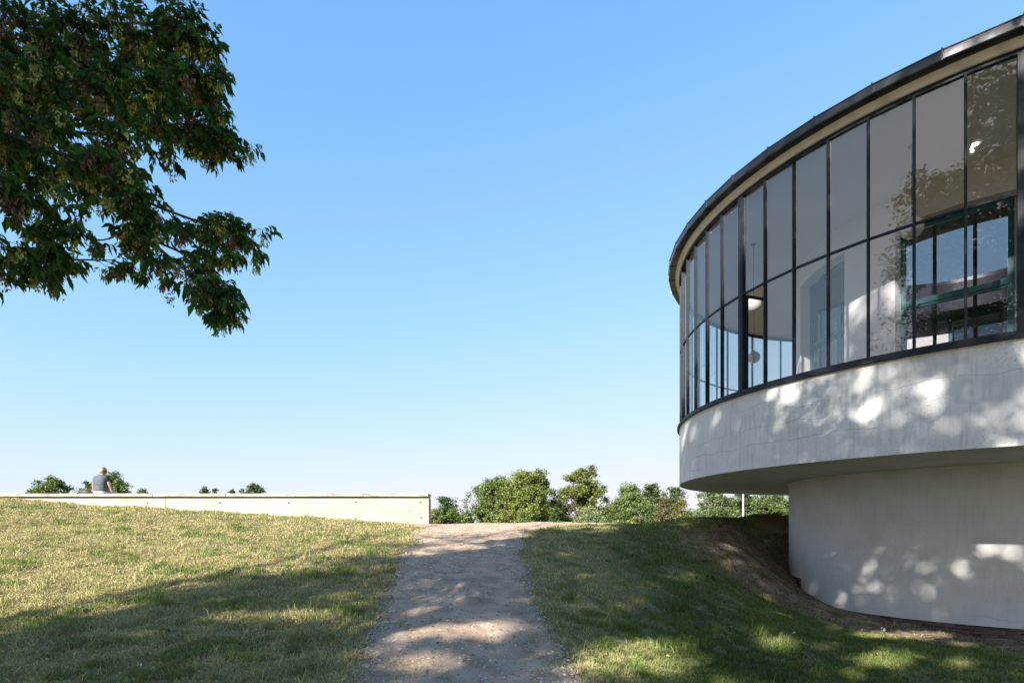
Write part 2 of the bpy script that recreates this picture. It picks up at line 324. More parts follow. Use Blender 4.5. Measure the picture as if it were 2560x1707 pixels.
def gh(x, z): return float(ground_h(np.array([x]), np.array([z]))[0])
BC = np.array([13.11, 15.79])             # centre of the round building

def axis(lo, hi, step, far):
    a = list(np.arange(lo, hi + 1e-6, step)); d = step; v = hi; r = []
    while v < far: d *= 1.35; v += d; r.append(v)
    d = step; v = lo; l = []
    while v > -far: d *= 1.35; v -= d; l.append(v)
    return np.array(l[::-1] + a + r)
gx = axis(-19, 12, 0.16, 4000); gz = axis(2, 22, 0.16, 4000)
GX, GZ = np.meshgrid(gx, gz); GH = ground_h(GX, GZ)
nx, nz_ = len(gx), len(gz)
idx = np.arange(nx * nz_).reshape(nz_, nx)
Fq = np.stack([idx[:-1, :-1], idx[:-1, 1:], idx[1:, 1:], idx[1:, :-1]], -1).reshape(-1, 4)
ground = obj('ground', mesh_np('ground', np.stack([GX, GZ, GH], -1).reshape(-1, 3), Fq, smooth=True), M['soil'])
tag(ground, 'dry grassy slope rising to the top of the dike', 'ground', kind='structure')

# path: left and right edges as depth -> x
pe_z = np.array([-6, 2, 5, 6, 7.7, 9, 10.1, 11.4, 12.7, 14, 15, 16, 16.9, 17.6, 18.8])
pe_l = np.array([-1.6, -1.6, -1.5, -1.58, -1.78, -1.85, -2.02, -2.12, -2.2, -2.32, -2.42, -2.62, -3.0, -3.3, -3.6])
pe_r = np.array([.9, .8, .58, .55, .42, .33, .23, .18, .14, .3, .6, 1.1, 1.9, 2.2, 2.2])
def path_lr(Z):
    wl = (fbm(Z * 1.3, Z * 0 + 4, 31, 4) - 0.5) * 0.42; wr = (fbm(Z * 1.3, Z * 0 + 9, 41, 4) - 0.5) * 0.3
    return np.interp(Z, pe_z, pe_l) + wl, np.interp(Z, pe_z, pe_r) + wr
zz = np.arange(-6, 18.8, 0.07); pl, pr = path_lr(zz); ss = np.linspace(-0.06, 1.06, 40)
PX = pl[:, None] + (pr - pl)[:, None] * ss[None]; PZ = np.repeat(zz[:, None], len(ss), 1)
edge = np.minimum(ss + 0.06, 1.06 - ss)[None]; lift = np.where(edge < 0.05, -0.02, 0.0) + 0.03 * sstep(0, 0.14, edge) - 0.006
PH = ground_h(PX, PZ) + lift
ii = np.arange(PX.size).reshape(PX.shape)
Fp = np.stack([ii[:-1, :-1], ii[:-1, 1:], ii[1:, 1:], ii[1:, :-1]], -1).reshape(-1, 4)
path = obj('path', mesh_np('path', np.stack([PX, PZ, PH], -1).reshape(-1, 3), Fp, smooth=True), M['path'])
tag(path, 'pale gravel path climbing to the crest of the dike', 'path', kind='structure')
# gravel strip running along the dike crest, past the end of the wall
cx = np.arange(-3.0, 3.4, 0.1); cs = np.linspace(0, 1, 12)
cl = 16.75 + 0.06 * np.maximum(cx - 1, 0) + (fbm(cx * 1.1, cx * 0, 77, 3) - .5) * .3; cr = cl + 2.3 - np.clip(cx - .4, 0, 3) * 0.7
X2 = np.repeat(cx[:, None], 12, 1); Z2 = cl[:, None] + (cr - cl)[:, None] * cs[None]
e2 = np.minimum(cs, 1 - cs)[None]; H2 = ground_h(X2, Z2) - 0.016 + 0.046 * sstep(0, 0.25, e2)
ii = np.arange(X2.size).reshape(X2.shape)
crest = obj('crest_path', mesh_np('crest_path', np.stack([X2, Z2, H2], -1).reshape(-1, 3), np.stack([ii[:-1, :-1], ii[:-1, 1:], ii[1:, 1:], ii[1:, :-1]], -1).reshape(-1, 4), smooth=True), M['path'])
tag(crest, 'level gravel track along the top of the dike', 'path', kind='structure')
# bare earth round the foot of the building (polar sheet)
def earth_out(phi):                        # outer radius of the worn patch
    return np.interp(phi, [-45, -30, -15, 0, 12, 25, 40, 60, 80], [4.6, 5.2, 6.7, 7.5, 7.4, 6.9, 6.6, 6.6, 6.8]) + (fbm(phi * 0.16, phi * 0 + 2, 51, 4) - 0.5) * 0.9
ph = np.arange(-45, 80, 0.6); rs_ = np.linspace(0, 1, 26); ro = earth_out(ph)
RR = 4.6 + (ro - 4.6)[:, None] * rs_[None]; PHI = np.radians(ph)[:, None]
X3 = BC[0] - RR * np.cos(PHI); Z3 = BC[1] - RR * np.sin(PHI)
H3 = ground_h(X3, Z3) - 0.03 + 0.05 * sstep(0, 0.2, 1 - rs_)[None] + (fbm(X3 * 4, Z3 * 4, 61, 4) - .5) * 0.13
ii = np.arange(X3.size).reshape(X3.shape)
earth = obj('bare_earth', mesh_np('bare_earth', np.stack([X3, Z3, H3], -1).reshape(-1, 3), np.stack([ii[:-1, :-1], ii[:-1, 1:], ii[1:, 1:], ii[1:, :-1]], -1).reshape(-1, 4), smooth=True), M['earth'])
tag(earth, 'worn bare brown earth around the foot of the round building', 'soil', kind='structure')
def on_path(x, z):                        # >0 inside, in metres
    l, r = path_lr(z); a = np.minimum(x - l, r - x)
    c0 = 16.75 + 0.06 * np.maximum(x - 1, 0); c1 = c0 + 2.3 - np.clip(x - .4, 0, 3) * 0.7
    b = np.where((x > -3.2) & (x < 3.4), np.minimum(z - c0, c1 - z), -1)
    return np.maximum(np.where(z < 18.7, a, -1), b)
def on_earth(x, z):
    dx = BC[0] - x; dz = BC[1] - z; r = np.hypot(dx, dz); p = np.degrees(np.arctan2(dz, dx))
    return np.where((p > -45) & (p < 80), earth_out(p) - r, 4.75 - r), r

# ------------------------------------------------------------------ the round building
B = empty('round_building', (BC[0], BC[1], EYE - 2.6))
tag(B, 'round white rendered building with a glazed upper storey above a recessed base', 'building')
LH = 7.25                                  # lintel height of the inner drum
BZ = 2.6                                   # height above the eye -> local z
RG, RB, RD = 7.97, 4.70, 4.5               # radius of glazing, base wall, inner drum
def pol(r, phi): return np.array([-r * math.cos(R(phi)), -r * math.sin(R(phi))])
def shell(name, r0, r1, h0, h1, p0=0, p1=360, n=180, m=None, parent=B, smooth=True):
    """closed curved slab; uv: metres round, height above the eye"""
    full = abs(p1 - p0 - 360) < 1e-6
    a = np.linspace(p0, p1, n + 1); ar = np.radians(a); c, s = -np.cos(ar), -np.sin(ar)
    loops = [(r1, h0), (r1, h1), (r0, h1), (r0, h0)]; V = []; U = []; Fc = []
    for i in range(4):                     # each side its own vertices: sharp corners
        (ra, ha), (rb, hb) = loops[i], loops[(i + 1) % 4]; o = len(V)
        for k in range(n + 1):
            V += [(ra * c[k], ra * s[k], ha + BZ), (rb * c[k], rb * s[k], hb + BZ)]
            U += [(R(a[k]) * r1, ha + (0 if i % 2 == 0 else (ra - r1))), (R(a[k]) * r1, hb + (0 if i % 2 == 0 else (rb - r1)))]
        Fc += [(o + 2 * k, o + 2 * k + 1, o + 2 * k + 3, o + 2 * k + 2) for k in range(n)]
    if not full:
        for k in (0, n):
            o = len(V)
            for r, h in loops: V.append((r * c[k], r * s[k], h + BZ)); U.append((r, h))
            Fc.append((o, o + 1, o + 2, o + 3))
    me = mesh_np(name, np.array(V), np.array(Fc), smooth=smooth, uv=np.array(U))
    return obj(name, me, m, parent)
def disc(name, r, h0, h1, m, n=180):
    bm = bmesh.new(); add_lathe(bm, [(0, h0 + BZ), (r, h0 + BZ), (r, h1 + BZ), (0, h1 + BZ)], n)
    return obj(name, bm_mesh(name, bm), m, B)

base_wall = shell('base_wall', RB - .3, RB, -2.14, 1.40, -5, 175, 160, M['base'])
tag(base_wall, 'pale rendered recessed base wall')
shell('base_wall', RB - .3, RB, -1.48, 1.40, 175, 355, 160, M['base'])
shell('wall_top_moulding', RB - .1, RB + .035, 1.30, 1.37, 0, 360, 180, M['base'])
# brick plinth under the render: mortar core and single bricks
plinth = shell('plinth', RB - .3, RB - .035, -3.2, -1.45, 0, 360, 160, M['mortar']); tag(plinth, 'dark red brick plinth under the render')
def brick_mesh(i):
    bm = bmesh.new(); rr = random.Random(i)
    add_box(bm, (0, 0, 0), (.118, .226 + rr.uniform(-.006, .004), .060 + rr.uniform(-.003, .002)), None, 0.006)
    for v in bm.verts: v.co += Vector((rr.uniform(-.003, .003), rr.uniform(-.003, .003), rr.uniform(-.002, .002)))
    return bm_mesh('brick', bm)
_nt = M['brick'].node_tree; _b = _nt.nodes['Principled BSDF']; _src = _b.inputs['Base Color'].links[0].from_socket
_hs = _nt.nodes.new('ShaderNodeHueSaturation'); _oi = _nt.nodes.new('ShaderNodeObjectInfo'); _mr = _nt.nodes.new('ShaderNodeMapRange'); _mr.inputs['To Min'].default_value = 0.45; _mr.inputs['To Max'].default_value = 1.5
_nt.links.new(_oi.outputs['Random'], _mr.inputs['Value']); _nt.links.new(_mr.outputs[0], _hs.inputs['Value']); _hs.inputs['Saturation'].default_value = 0.8; _nt.links.new(_src, _hs.inputs['Color']); _nt.links.new(_hs.outputs[0], _b.inputs['Base Color'])
bmeshes = [brick_mesh(i) for i in range(6)]
bstep = math.degrees(.243 / (RB - .06))
def lay(p0, p1, htop, courses):
    for cidx in range(courses):
        hz = htop - .036 - cidx * .076; p = p0 + (bstep / 2 if cidx % 2 else 0) + bstep / 2
        while p < p1 - bstep / 2 + .01:
            o = obj('brick', random.choice(bmeshes), M['brick'], plinth)
            q = pol(RB - .075 + random.uniform(-.004, .004), p); o.location = (q[0], q[1], hz + BZ); o.rotation_euler = (random.uniform(-.01, .01), random.uniform(-.02, .02), R(p))
            p += bstep
lay(-4.8, 76, -2.14, 4)
lay(-18, -5.0, -1.48, 9)
shell('edging_strip', RB + .05, RB + .065, -2.46, -2.385, 48, 59, 20, M['pole'])
# cantilevered upper storey
band = shell('parapet_band', RG - .32, 8.0, 1.365, 3.15, 0, 360, 240, M['band']); tag(band, 'cracked and stained white render band below the windows')
shell('soffit', RB + .036, RG - .321, 1.372, 1.6, 0, 360, 200, M['base'])
disc('floor', RG - .325, 2.72, 2.9, M['floor'])
sill = shell('window_sill', RG - .10, 8.075, 3.152, 3.215, 0, 360, 240, M['frame']); tag(sill, 'dark metal sill')
shell('sill_frame', RG - .06, RG + .045, 3.2155, 3.285, 0, 360, 240, M['frame'])
shell('head_frame', RG - .05, RG + .035, 7.90, 7.985, 0, 360, 240, M['frame'])
shell('ceiling', RD - .36, RG - .052, 7.985, 8.06, 0, 360, 180, M['ceiling'])
# cornice: two rolls of cream plaster over the glazing
def ring_profile(name, profl, m, n=240):
    bm = bmesh.new(); rings = []
    for k in range(n):
        a = 2 * math.pi * k / n; rings.append([bm.verts.new((-r * math.cos(a), -r * math.sin(a), h + BZ)) for r, h in profl])
    for k in range(n):
        A, Bv = rings[k], rings[(k + 1) % n]
        for i in range(len(profl)):
            j = (i + 1) % len(profl); bm.faces.new((A[i], A[j], Bv[j], Bv[i]))
    return obj(name, bm_mesh(name, bm, True), m, B)
ring_profile('cornice', [(RG - .02, 7.987), (RG + .055, 7.987), (RG + .075, 8.0), (RG + .085, 8.03), (RG + .10, 8.055), (RG + .135, 8.08), (RG + .165, 8.11), (RG + .17, 8.14), (RG - .02, 8.14)], M['cornice'])
shell('roof', 3.2, 8.22, 8.145, 8.25, 0, 360, 180, M['zinc'])
shell('court_canopy', 3.2, RD - .361, LH, 8.144, 0, 360, 120, M['frame'])
# box gutter of straight lengths
GS = 7.2; ng = 50
def gutter_mesh():
    half = 8.35 * math.sin(R(GS / 2)) * 1.0
    ap = math.cos(R(GS / 2))
    prof_ = [(8.10, 8.105), (8.335, 8.105), (8.345, 8.125), (8.345, 8.262), (8.358, 8.272), (8.358, 8.287), (8.345, 8.295), (8.325, 8.29), (8.32, 8.26), (8.10, 8.26)]
    bm = bmesh.new(); ends = []
    for s in (-1, 1):
        ends.append([bm.verts.new((-r * ap, s * r * math.sin(R(GS / 2)), h)) for r, h in prof_])
    n = len(prof_)
    for i in range(n): bm.faces.new((ends[0][i], ends[0][(i + 1) % n], ends[1][(i + 1) % n], ends[1][i]))
    bm.faces.new(ends[0]); bm.faces.new(ends[1][::-1]); return bm_mesh('gutter_length', bm)
gm = gutter_mesh()
def strap_mesh():
    bm = bmesh.new(); add_box(bm, (-8.352, 0, 8.19), (.02, .022, .20)); add_box(bm, (-8.24, 0, 8.099), (.22, .016, .01)); add_box(bm, (-8.345, 0, 8.299), (.05, .022, .012))
    return bm_mesh('joint_strap', bm)
sm = strap_mesh()
for k in range(ng):
    o = obj('gutter_length', gm, M['zinc'], B); o.rotation_euler = (0, 0, R(47.4 + GS * (k + .5))); o.location = (0, 0, BZ)
    o = obj('joint_strap', sm, M['zinc'], B); o.rotation_euler = (0, 0, R(47.4 + GS * k)); o.location = (0, 0, BZ)
# glazing: 68 bays of two panes
NB = 68; DB = 360 / NB; P0 = 17.76
HT = 5.575                                 # transom height above the eye
def box_mesh(name, sx, sy, sz, bev=0.0):
    bm = bmesh.new(); add_box(bm, (0, 0, 0), (sx, sy, sz), None, bev); return bm_mesh(name, bm)
mull_thin = box_mesh('mullion', .065, .044, 7.90 - 3.285, .004)
mull_lip = box_mesh('glazing_bead', .02, .03, 7.90 - 3.285)
mull_post = box_mesh('post', .12, .14, 7.90 - 3.285, .006)
chord = 2 * RG * math.sin(R(DB / 2))
trans_m = box_mesh('transom', .055, chord - .054, .042, .003)
pane_lo = box_mesh('pane', .005, chord - .05, HT - .021 - 3.285)
pane_hi = box_mesh('pane', .005, chord - .05, 7.90 - HT - .021)
pane_case = box_mesh('pane', .005, chord - .2, HT - .021 - 3.285 - .12)
def put(name, me, m, r, phi, h, parent=B):
    o = obj(name, me, m, parent); q = pol(r, phi); o.location = (q[0], q[1], h + BZ); o.rotation_euler = (0, 0, R(phi)); return o
mid = (3.285 + 7.90) / 2; apo = RG * math.cos(R(DB / 2))
jr = random.Random(3)
for k in range(NB):
    p = P0 + DB * k
    if k % 7 == 0:
        put('post', mull_post, M['frame'], RG - .01, p, mid)
    else:
        o = put('mullion', mull_thin, M['frame'], RG, p, mid)
        if -12 < ((p + 180) % 360 - 180) < 70: put('glazing_bead', mull_lip, M['frame'], RG + .043, p, mid)
    pc = p + DB / 2
    put('transom', trans_m, M['frame'], apo, pc, HT)
    o = put('pane', pane_hi, M['glass'], apo, pc, (HT + .021 + 7.90) / 2); o.rotation_euler[2] += R(jr.uniform(-.5, .5))
    if k == 0:                             # the lower light right of the post stands open inwards
        cs_ = empty('casement'); cs_.parent = B
        q = pol(RG - .05, P0 + .65); cs_.location = (q[0], q[1], BZ); cs_.rotation_euler = (0, 0, R(18))
        h0, h1 = 3.30, HT - .03; L_ = chord - .12
        bm = bmesh.new()
        add_box(bm, (L_ / 2, 0, h0 + .025), (L_, .045, .05)); add_box(bm, (L_ / 2, 0, h1 - .03), (L_, .045, .06))
        add_box(bm, (.025, 0, (h0 + h1) / 2), (.05, .045, h1 - h0 - .112)); add_box(bm, (L_ - .025, 0, (h0 + h1) / 2), (.05, .045, h1 - h0 - .112))
        obj('casement_frame', bm_mesh('casement_frame', bm), M['frame'], cs_)
        o = obj('pane', pane_case, M['glass'], cs_); o.location = (L_ / 2, 0, (h0 + h1) / 2); o.rotation_euler = (0, 0, R(90))
        bm = bmesh.new(); add_box(bm, (L_ - .03, .045, 4.3), (.02, .05, .02)); add_box(bm, (L_ - .03, .075, 4.26), (.018, .014, .12))
        obj('handle', bm_mesh('handle', bm), M['frame'], cs_)
    else:
        o = put('pane', pane_lo, M['glass'], apo, pc, (HT - .021 + 3.285) / 2); o.rotation_euler[2] += R(jr.uniform(-.5, .5))
# inner drum with eight tall openings, teal windows in them
for i in range(8):
    c = 45.5 + 45 * i
    shell('inner_pier', RD - .35, RD, 2.901, 7.984, c + 14.2, c + 45 - 14.2, 12, M['inner'])
    shell('inner_lintel', RD - .35, RD, LH, 7.984, c - 14.199, c + 14.199, 16, M['inner'])
    w = empty('inner_window'); w.parent = B; w.location = (0, 0, BZ); w.rotation_euler = (0, 0, R(c))
    half = (RD - .33) * math.sin(R(14.2)) ; rr = (RD - .33) * math.cos(R(14.2)) + .03
    bm = bmesh.new()
    for s in (-1, 1): add_box(bm, (-rr, s * (half - .05), (2.9 + LH) / 2), (.07, .1, LH - 2.9 - .01))
    add_box(bm, (-rr, 0, LH - .06), (.07, half * 2 - .2, .1))
    obj('window_frame', bm_mesh('window_frame', bm), M['teal'], w)
    bm = bmesh.new(); add_box(bm, (-rr, 0, 5.41), (.09, half * 2 - .2, .13)); add_box(bm, (-rr, 0, 5.30), (.06, half * 2 - .2, .05))
    obj('transom', bm_mesh('transom', bm), M['teal'], w)
    for hz, hh in (((2.9 + 5.27) / 2, 5.27 - 2.92), ((5.48 + LH - .115) / 2, LH - .12 - 5.49)):
        o = obj('pane', box_mesh('pane', .005, half * 2 - .21, hh), M['inner_glass'], w); o.location = (-rr - .02, 0, hz)
    for s in (-.36, .36):
        bm = bmesh.new(); add_box(bm, (-rr + .005, s * half, (2.9 + 5.27) / 2), (.05, .07, 5.27 - 2.91)); add_box(bm, (-rr + .005, s * half, (5.48 + LH - .115) / 2), (.05, .07, LH - .12 - 5.485))
        obj('mullion', bm_mesh('mullion', bm), M['frame'], w)
# pendant globe lamps in the gallery
def lamp(phi, label, r=6.3):
    q = pol(r, phi); t = empty('pendant_lamp', (BC[0] + q[0], BC[1] + q[1], EYE + 7.984)); tag(t, label, 'lamp', 'globe lamps in the glazed gallery')
    bm = bmesh.new(); add_lathe(bm, [(0, -.05), (.05, -.045), (.07, 0), (0, .001)], 16); obj('ceiling_rose', bm_mesh('ceiling_rose', bm, True), M['cord'], t)
    bm = bmesh.new(); add_tube(bm, [(0, 0, -.03), (.006, .004, -.5), (-.006, 0, -1.0), (.003, 0, -1.52)], [.008] * 4, 6); obj('cord', bm_mesh('cord', bm, True), M['cord'], t)
    bm = bmesh.new(); bmesh.ops.create_uvsphere(bm, u_segments=28, v_segments=18, radius=.215, matrix=Matrix.Translation((0, 0, -1.72))); g = obj('globe', bm_mesh('globe', bm, True), M['globe'], t)
    bm = bmesh.new(); add_lathe(bm, [(0, -1.46), (.03, -1.47), (.06, -1.51), (.065, -1.535), (0, -1.53)], 16); obj('fitting', bm_mesh('fitting', bm, True), M['cord'], t)
lamp(41.2, 'opal globe lamp hanging behind the upper panes against the dark lintel')
lamp(1.0, 'opal globe lamp seen through the open casement glass, upper of the pair')
lamp(-48.3, 'opal globe lamp hanging low beside the thick window post')

# ------------------------------------------------------------------ bench wall on the dike
WZ = 17.4; WT = EYE + 1.06                 # front plane, top of the coping
W = empty('bench_wall', (-10.8, WZ, EYE))
tag(W, 'long low cream concrete wall with overhanging stone coping on the grassy dike', 'wall')
def wx(px): return (px - HX) / F * WZ + 10.8
def wbox(name, x0, x1, y0, y1, h0, h1, m, bev=.006):
    bm = bmesh.new(); add_box(bm, ((x0 + x1) / 2, (y0 + y1) / 2, (h0 + h1) / 2), (x1 - x0, y1 - y0, h1 - h0), None, bev)
    return obj(name, bm_mesh(name, bm), m, W)
jx = wx(413.5); x_end = wx(1072)
wbox('wall_panel', -8.6, jx - .006, 0, .46, -1.2, .925, M['concrete'])
wbox('wall_panel', jx + .006, x_end, 0, .46, -1.2, .925, M['concrete'])
wbox('shadow_gap', -8.6, x_end - .03, .06, .44, .9, .965, M['concrete'], 0)
edges = [wx(-330), wx(-155), wx(5), wx(198), wx(386), wx(567), wx(740), wx(909.5), wx(1072)]
for a, b in zip(edges[:-1], edges[1:]):
    o = wbox('coping_slab', a + .004, b - .004, -.085, .52, .962, 1.06, M['coping'], .008)
    o.location.z = random.uniform(-.003, .003); o.location.y = random.uniform(-.004, .004)
for x, y in ((182, 1257), (369, 1257), (550, 1256), (722, 1256), (890, 1255), (1052, 1255), (1025, 1277), (890, 1296), (1053, 1294)):
    bm = bmesh.new(); rad = .028 if (x, y) != (1025, 1277) else .018
    h = (HY - y) / F * WZ
    add_lathe(bm, [(0, .004), (rad * .55, .004), (rad * .7, -.004), (rad, -.005), (rad * 1.05, .003)], 14)
    me = bm_mesh('tie_hole', bm); o = obj('tie_hole', me, M['hole'], W); o.location = (wx(x), -.001, h); o.rotation_euler = (R(90), 0, 0)

# ------------------------------------------------------------------ person sitting on the wall, back to us
def skin_mesh(name, pts, edges_, rad, m, parent, root=0, sub=2):
    me = bpy.data.meshes.new(name); me.from_pydata([tuple(p) for p in pts], edges_, []); o = obj(name, me, m, parent)
    md = o.modifiers.new('Skin', 'SKIN'); md.use_smooth_shade = True
    lay = me.skin_vertices[0].data if me.skin_vertices else None
    for i, r in enumerate(rad):
        lay[i].radius = (r, r) if not isinstance(r, tuple) else r
        lay[i].use_root = (i == root)
    s = o.modifiers.new('Sub', 'SUBSURF'); s.levels = sub; s.render_levels = sub
    return o
px0 = pxw(252, 1235, WZ + .24)
person = empty('person', (px0.x, WZ + .24, WT))
tag(person, 'person in a grey vest with short blond hair sitting on the bench wall, back turned', 'person')
# local frame: x right, y away from us, z up from the wall top
J = {'pel': (0, 0, .11), 'waist': (0, -.01, .24), 'chest': (.005, -.02, .42), 'neck0': (.02, 0, .555), 'neck': (.04, .025, .61), 'head': (.055, .05, .70), 'crown': (.055, .055, .78),
     'shL': (-.155, -.01, .50), 'elL': (-.25, .01, .27), 'wrL': (-.275, .06, .065), 'shR': (.18, -.005, .495), 'elR': (.285, .0, .27), 'wrR': (.325, .055, .065),
     'hipL': (-.10, .02, .10), 'knL': (-.13, .44, .09), 'anL': (-.12, .46, -.34), 'toL': (-.13, .60, -.40), 'hipR': (.10, .02, .10), 'knR': (.13, .44, .09), 'anR': (.12, .46, -.34), 'toR': (.13, .60, -.40)}
names = list(J); pts = [J[k] for k in names]; ix = {k: i for i, k in enumerate(names)}
rad = {'pel': .13, 'waist': .125, 'chest': .135, 'neck0': .075, 'neck': .055, 'head': .082, 'crown': .07, 'shL': .062, 'elL': .045, 'wrL': .03, 'shR': .062, 'elR': .045, 'wrR': .03,
       'hipL': .09, 'knL': .062, 'anL': .042, 'toL': .03, 'hipR': .09, 'knR': .062, 'anR': .042, 'toR': .03}
rads = [rad[k] for k in names]
E_ = [('pel', 'waist'), ('waist', 'chest'), ('chest', 'neck0'), ('neck0', 'neck'), ('neck', 'head'), ('head', 'crown'), ('chest', 'shL'), ('shL', 'elL'), ('elL', 'wrL'), ('chest', 'shR'), ('shR', 'elR'), ('elR', 'wrR'),
      ('pel', 'hipL'), ('hipL', 'knL'), ('knL', 'anL'), ('anL', 'toL'), ('pel', 'hipR'), ('hipR', 'knR'), ('knR', 'anR'), ('anR', 'toR')]
ee = [(ix[a], ix[b]) for a, b in E_]
for s, w in ((-1, 'wrL'), (1, 'wrR')):     # hands flat on the coping, five fingers each
    wv = Vector(J[w]); pi_ = len(pts); pts.append(tuple(wv + Vector((s * .005, .06, -.035)))); rads.append((.03, .02)); ee.append((ix[w], pi_))
    for fdx, ln in ((-.027, .065), (-.009, .078), (.009, .074), (.026, .058)):
        a = Vector(pts[pi_]) + Vector((fdx, .025, -.005)); b_ = a + Vector((fdx * .4, ln * .55, -.004)); c_ = b_ + Vector((fdx * .2, ln * .45, -.012))
        o_ = len(pts); pts += [tuple(a), tuple(b_), tuple(c_)]; rads += [.009, .0085, .007]; ee += [(pi_, o_), (o_, o_ + 1), (o_ + 1, o_ + 2)]
    a = Vector(pts[pi_]) + Vector((-s * .03, -.01, -.004)); b_ = a + Vector((-s * .025, .035, -.008)); o_ = len(pts)
    pts += [tuple(a), tuple(b_)]; rads += [.011, .009]; ee += [(pi_, o_), (o_, o_ + 1)]
body = skin_mesh('body', pts, ee, rads, M['skin'], person)
# vest over the back, dark short sleeves, pale trousers
def loft(bm, rings, n=20):
    rr_ = []
    for cx_, cy_, z_, rx, ry in rings:
        rr_.append([bm.verts.new((cx_ + rx * math.copysign(abs(math.cos(6.2832 * k / n)) ** .85, math.cos(6.2832 * k / n)), cy_ + ry * math.sin(6.2832 * k / n), z_ + .006 * math.sin(5 * k + z_ * 60))) for k in range(n)])
    for i in range(len(rr_) - 1):
        for k in range(n): bm.faces.new((rr_[i][k], rr_[i][(k + 1) % n], rr_[i + 1][(k + 1) % n], rr_[i + 1][k]))
    bm.faces.new(rr_[0]); bm.faces.new(rr_[-1][::-1])
bm = bmesh.new(); loft(bm, [(0, 0, .085, .215, .155), (0, 0, .1, .222, .16), (0, -.01, .2, .212, .152), (.003, -.018, .32, .218, .15), (.006, -.02, .42, .232, .15), (.008, -.016, .49, .235, .14), (.012, -.012, .535, .215, .125), (.017, -.004, .57, .16, .105), (.024, .006, .597, .10, .088), (.03, .012, .615, .075, .074)])
obj('vest', bm_mesh('vest', bm, True), M['denim'], person)
bm = bmesh.new(); loft(bm, [(0, .01, 0, .19, .15), (0, .005, .03, .212, .165), (0, .0, .084, .205, .15), (0, 0, .12, .19, .13)])
obj('trouser_seat', bm_mesh('trouser_seat', bm, True), M['white_cloth'], person)
for s, a, b_ in ((-1, 'shL', 'elL'), (1, 'shR', 'elR')):
    A_, B_ = Vector(J[a]), Vector(J[b_]); skin_mesh('sleeve', [A_ + Vector((-s * .04, 0, .01)), A_, A_.lerp(B_, .62)], [(0, 1), (1, 2)], [.082, .088, .074], M['black_cloth'], person)
skin_mesh('trousers', [(0, .0, .085), (-.1, .02, .095), (-.13, .44, .085), (-.12, .46, -.28), (.1, .02, .095), (.13, .44, .085), (.12, .46, -.28), (-.09, -.02, .085), (.09, -.02, .085)],
          [(0, 1), (1, 2), (2, 3), (0, 4), (4, 5), (5, 6), (0, 7), (0, 8)], [.14, .11, .085, .07, .11, .085, .07, .125, .125], M['white_cloth'], person)
# face is turned away: nose, ears; hair as a tufted cap
bm = bmesh.new(); bmesh.ops.create_uvsphere(bm, u_segments=22, v_segments=14, radius=1, matrix=Matrix.Translation((.05, .035, .735)) @ Matrix.Diagonal((.098, .108, .112, 1)))
for v in bm.verts:
    d = (v.co - Vector((.05, .035, .735))); v.co += d * (random.uniform(-.12, .16))
    if v.co.y > .09 and v.co.z < .77: v.co.y = .09
    if v.co.z < .655: v.co.z = .655 + random.uniform(0, .012)
obj('hair', bm_mesh('hair', bm, True), M['hair'], person)
bm = bmesh.new(); add_tube(bm, [(.06, .135, .74), (.062, .165, .70), (.062, .15, .685)], [.012, .018, .012], 8)
for ex in (-.062, .172): add_tube(bm, [(ex, .05, .725), (ex + (.012 if ex > 0 else -.012), .045, .705), (ex, .05, .672)], [.012, .018, .01], 8)
obj('nose_and_ears', bm_mesh('nose_and_ears', bm, True), M['skin'], person)
bm = bmesh.new()
for ex in (.025, .088): bmesh.ops.create_uvsphere(bm, u_segments=10, v_segments=8, radius=.013, matrix=Matrix.Translation((ex, .134, .735)))
add_box(bm, (.058, .137, .668), (.045, .012, .01), None, .003)
obj('eyes_and_mouth', bm_mesh('eyes_and_mouth', bm, True), M['strap'], person)
# bag on the wall
bx = pxw(215, 1235, WZ + .22)
bag = empty('shoulder_bag', (bx.x, WZ + .2, WT)); tag(bag, 'small dark shoulder bag lying beside the seated person on the wall', 'bag')
bm = bmesh.new(); bmesh.ops.create_uvsphere(bm, u_segments=20, v_segments=12, radius=1, matrix=Matrix.Translation((0, 0, .06)) @ Matrix.Diagonal((.19, .11, .085, 1)))
for v in bm.verts:
    if v.co.z < 0.0: v.co.z = 0.0
    v.co.x += .03 * math.sin(v.co.z * 40); v.co.z *= 1 + .12 * math.sin(v.co.x * 22)
obj('bag_body', bm_mesh('bag_body', bm, True), M['bag'], bag)
bm = bmesh.new(); add_tube(bm, [(-.15, -.02, .10), (-.09, -.03, .155), (0, -.02, .165), (.08, -.02, .13), (.17, -.03, .05), (.22, -.04, .012)], [.012] * 6, 8)
obj('strap', bm_mesh('strap', bm, True), M['strap'], bag)

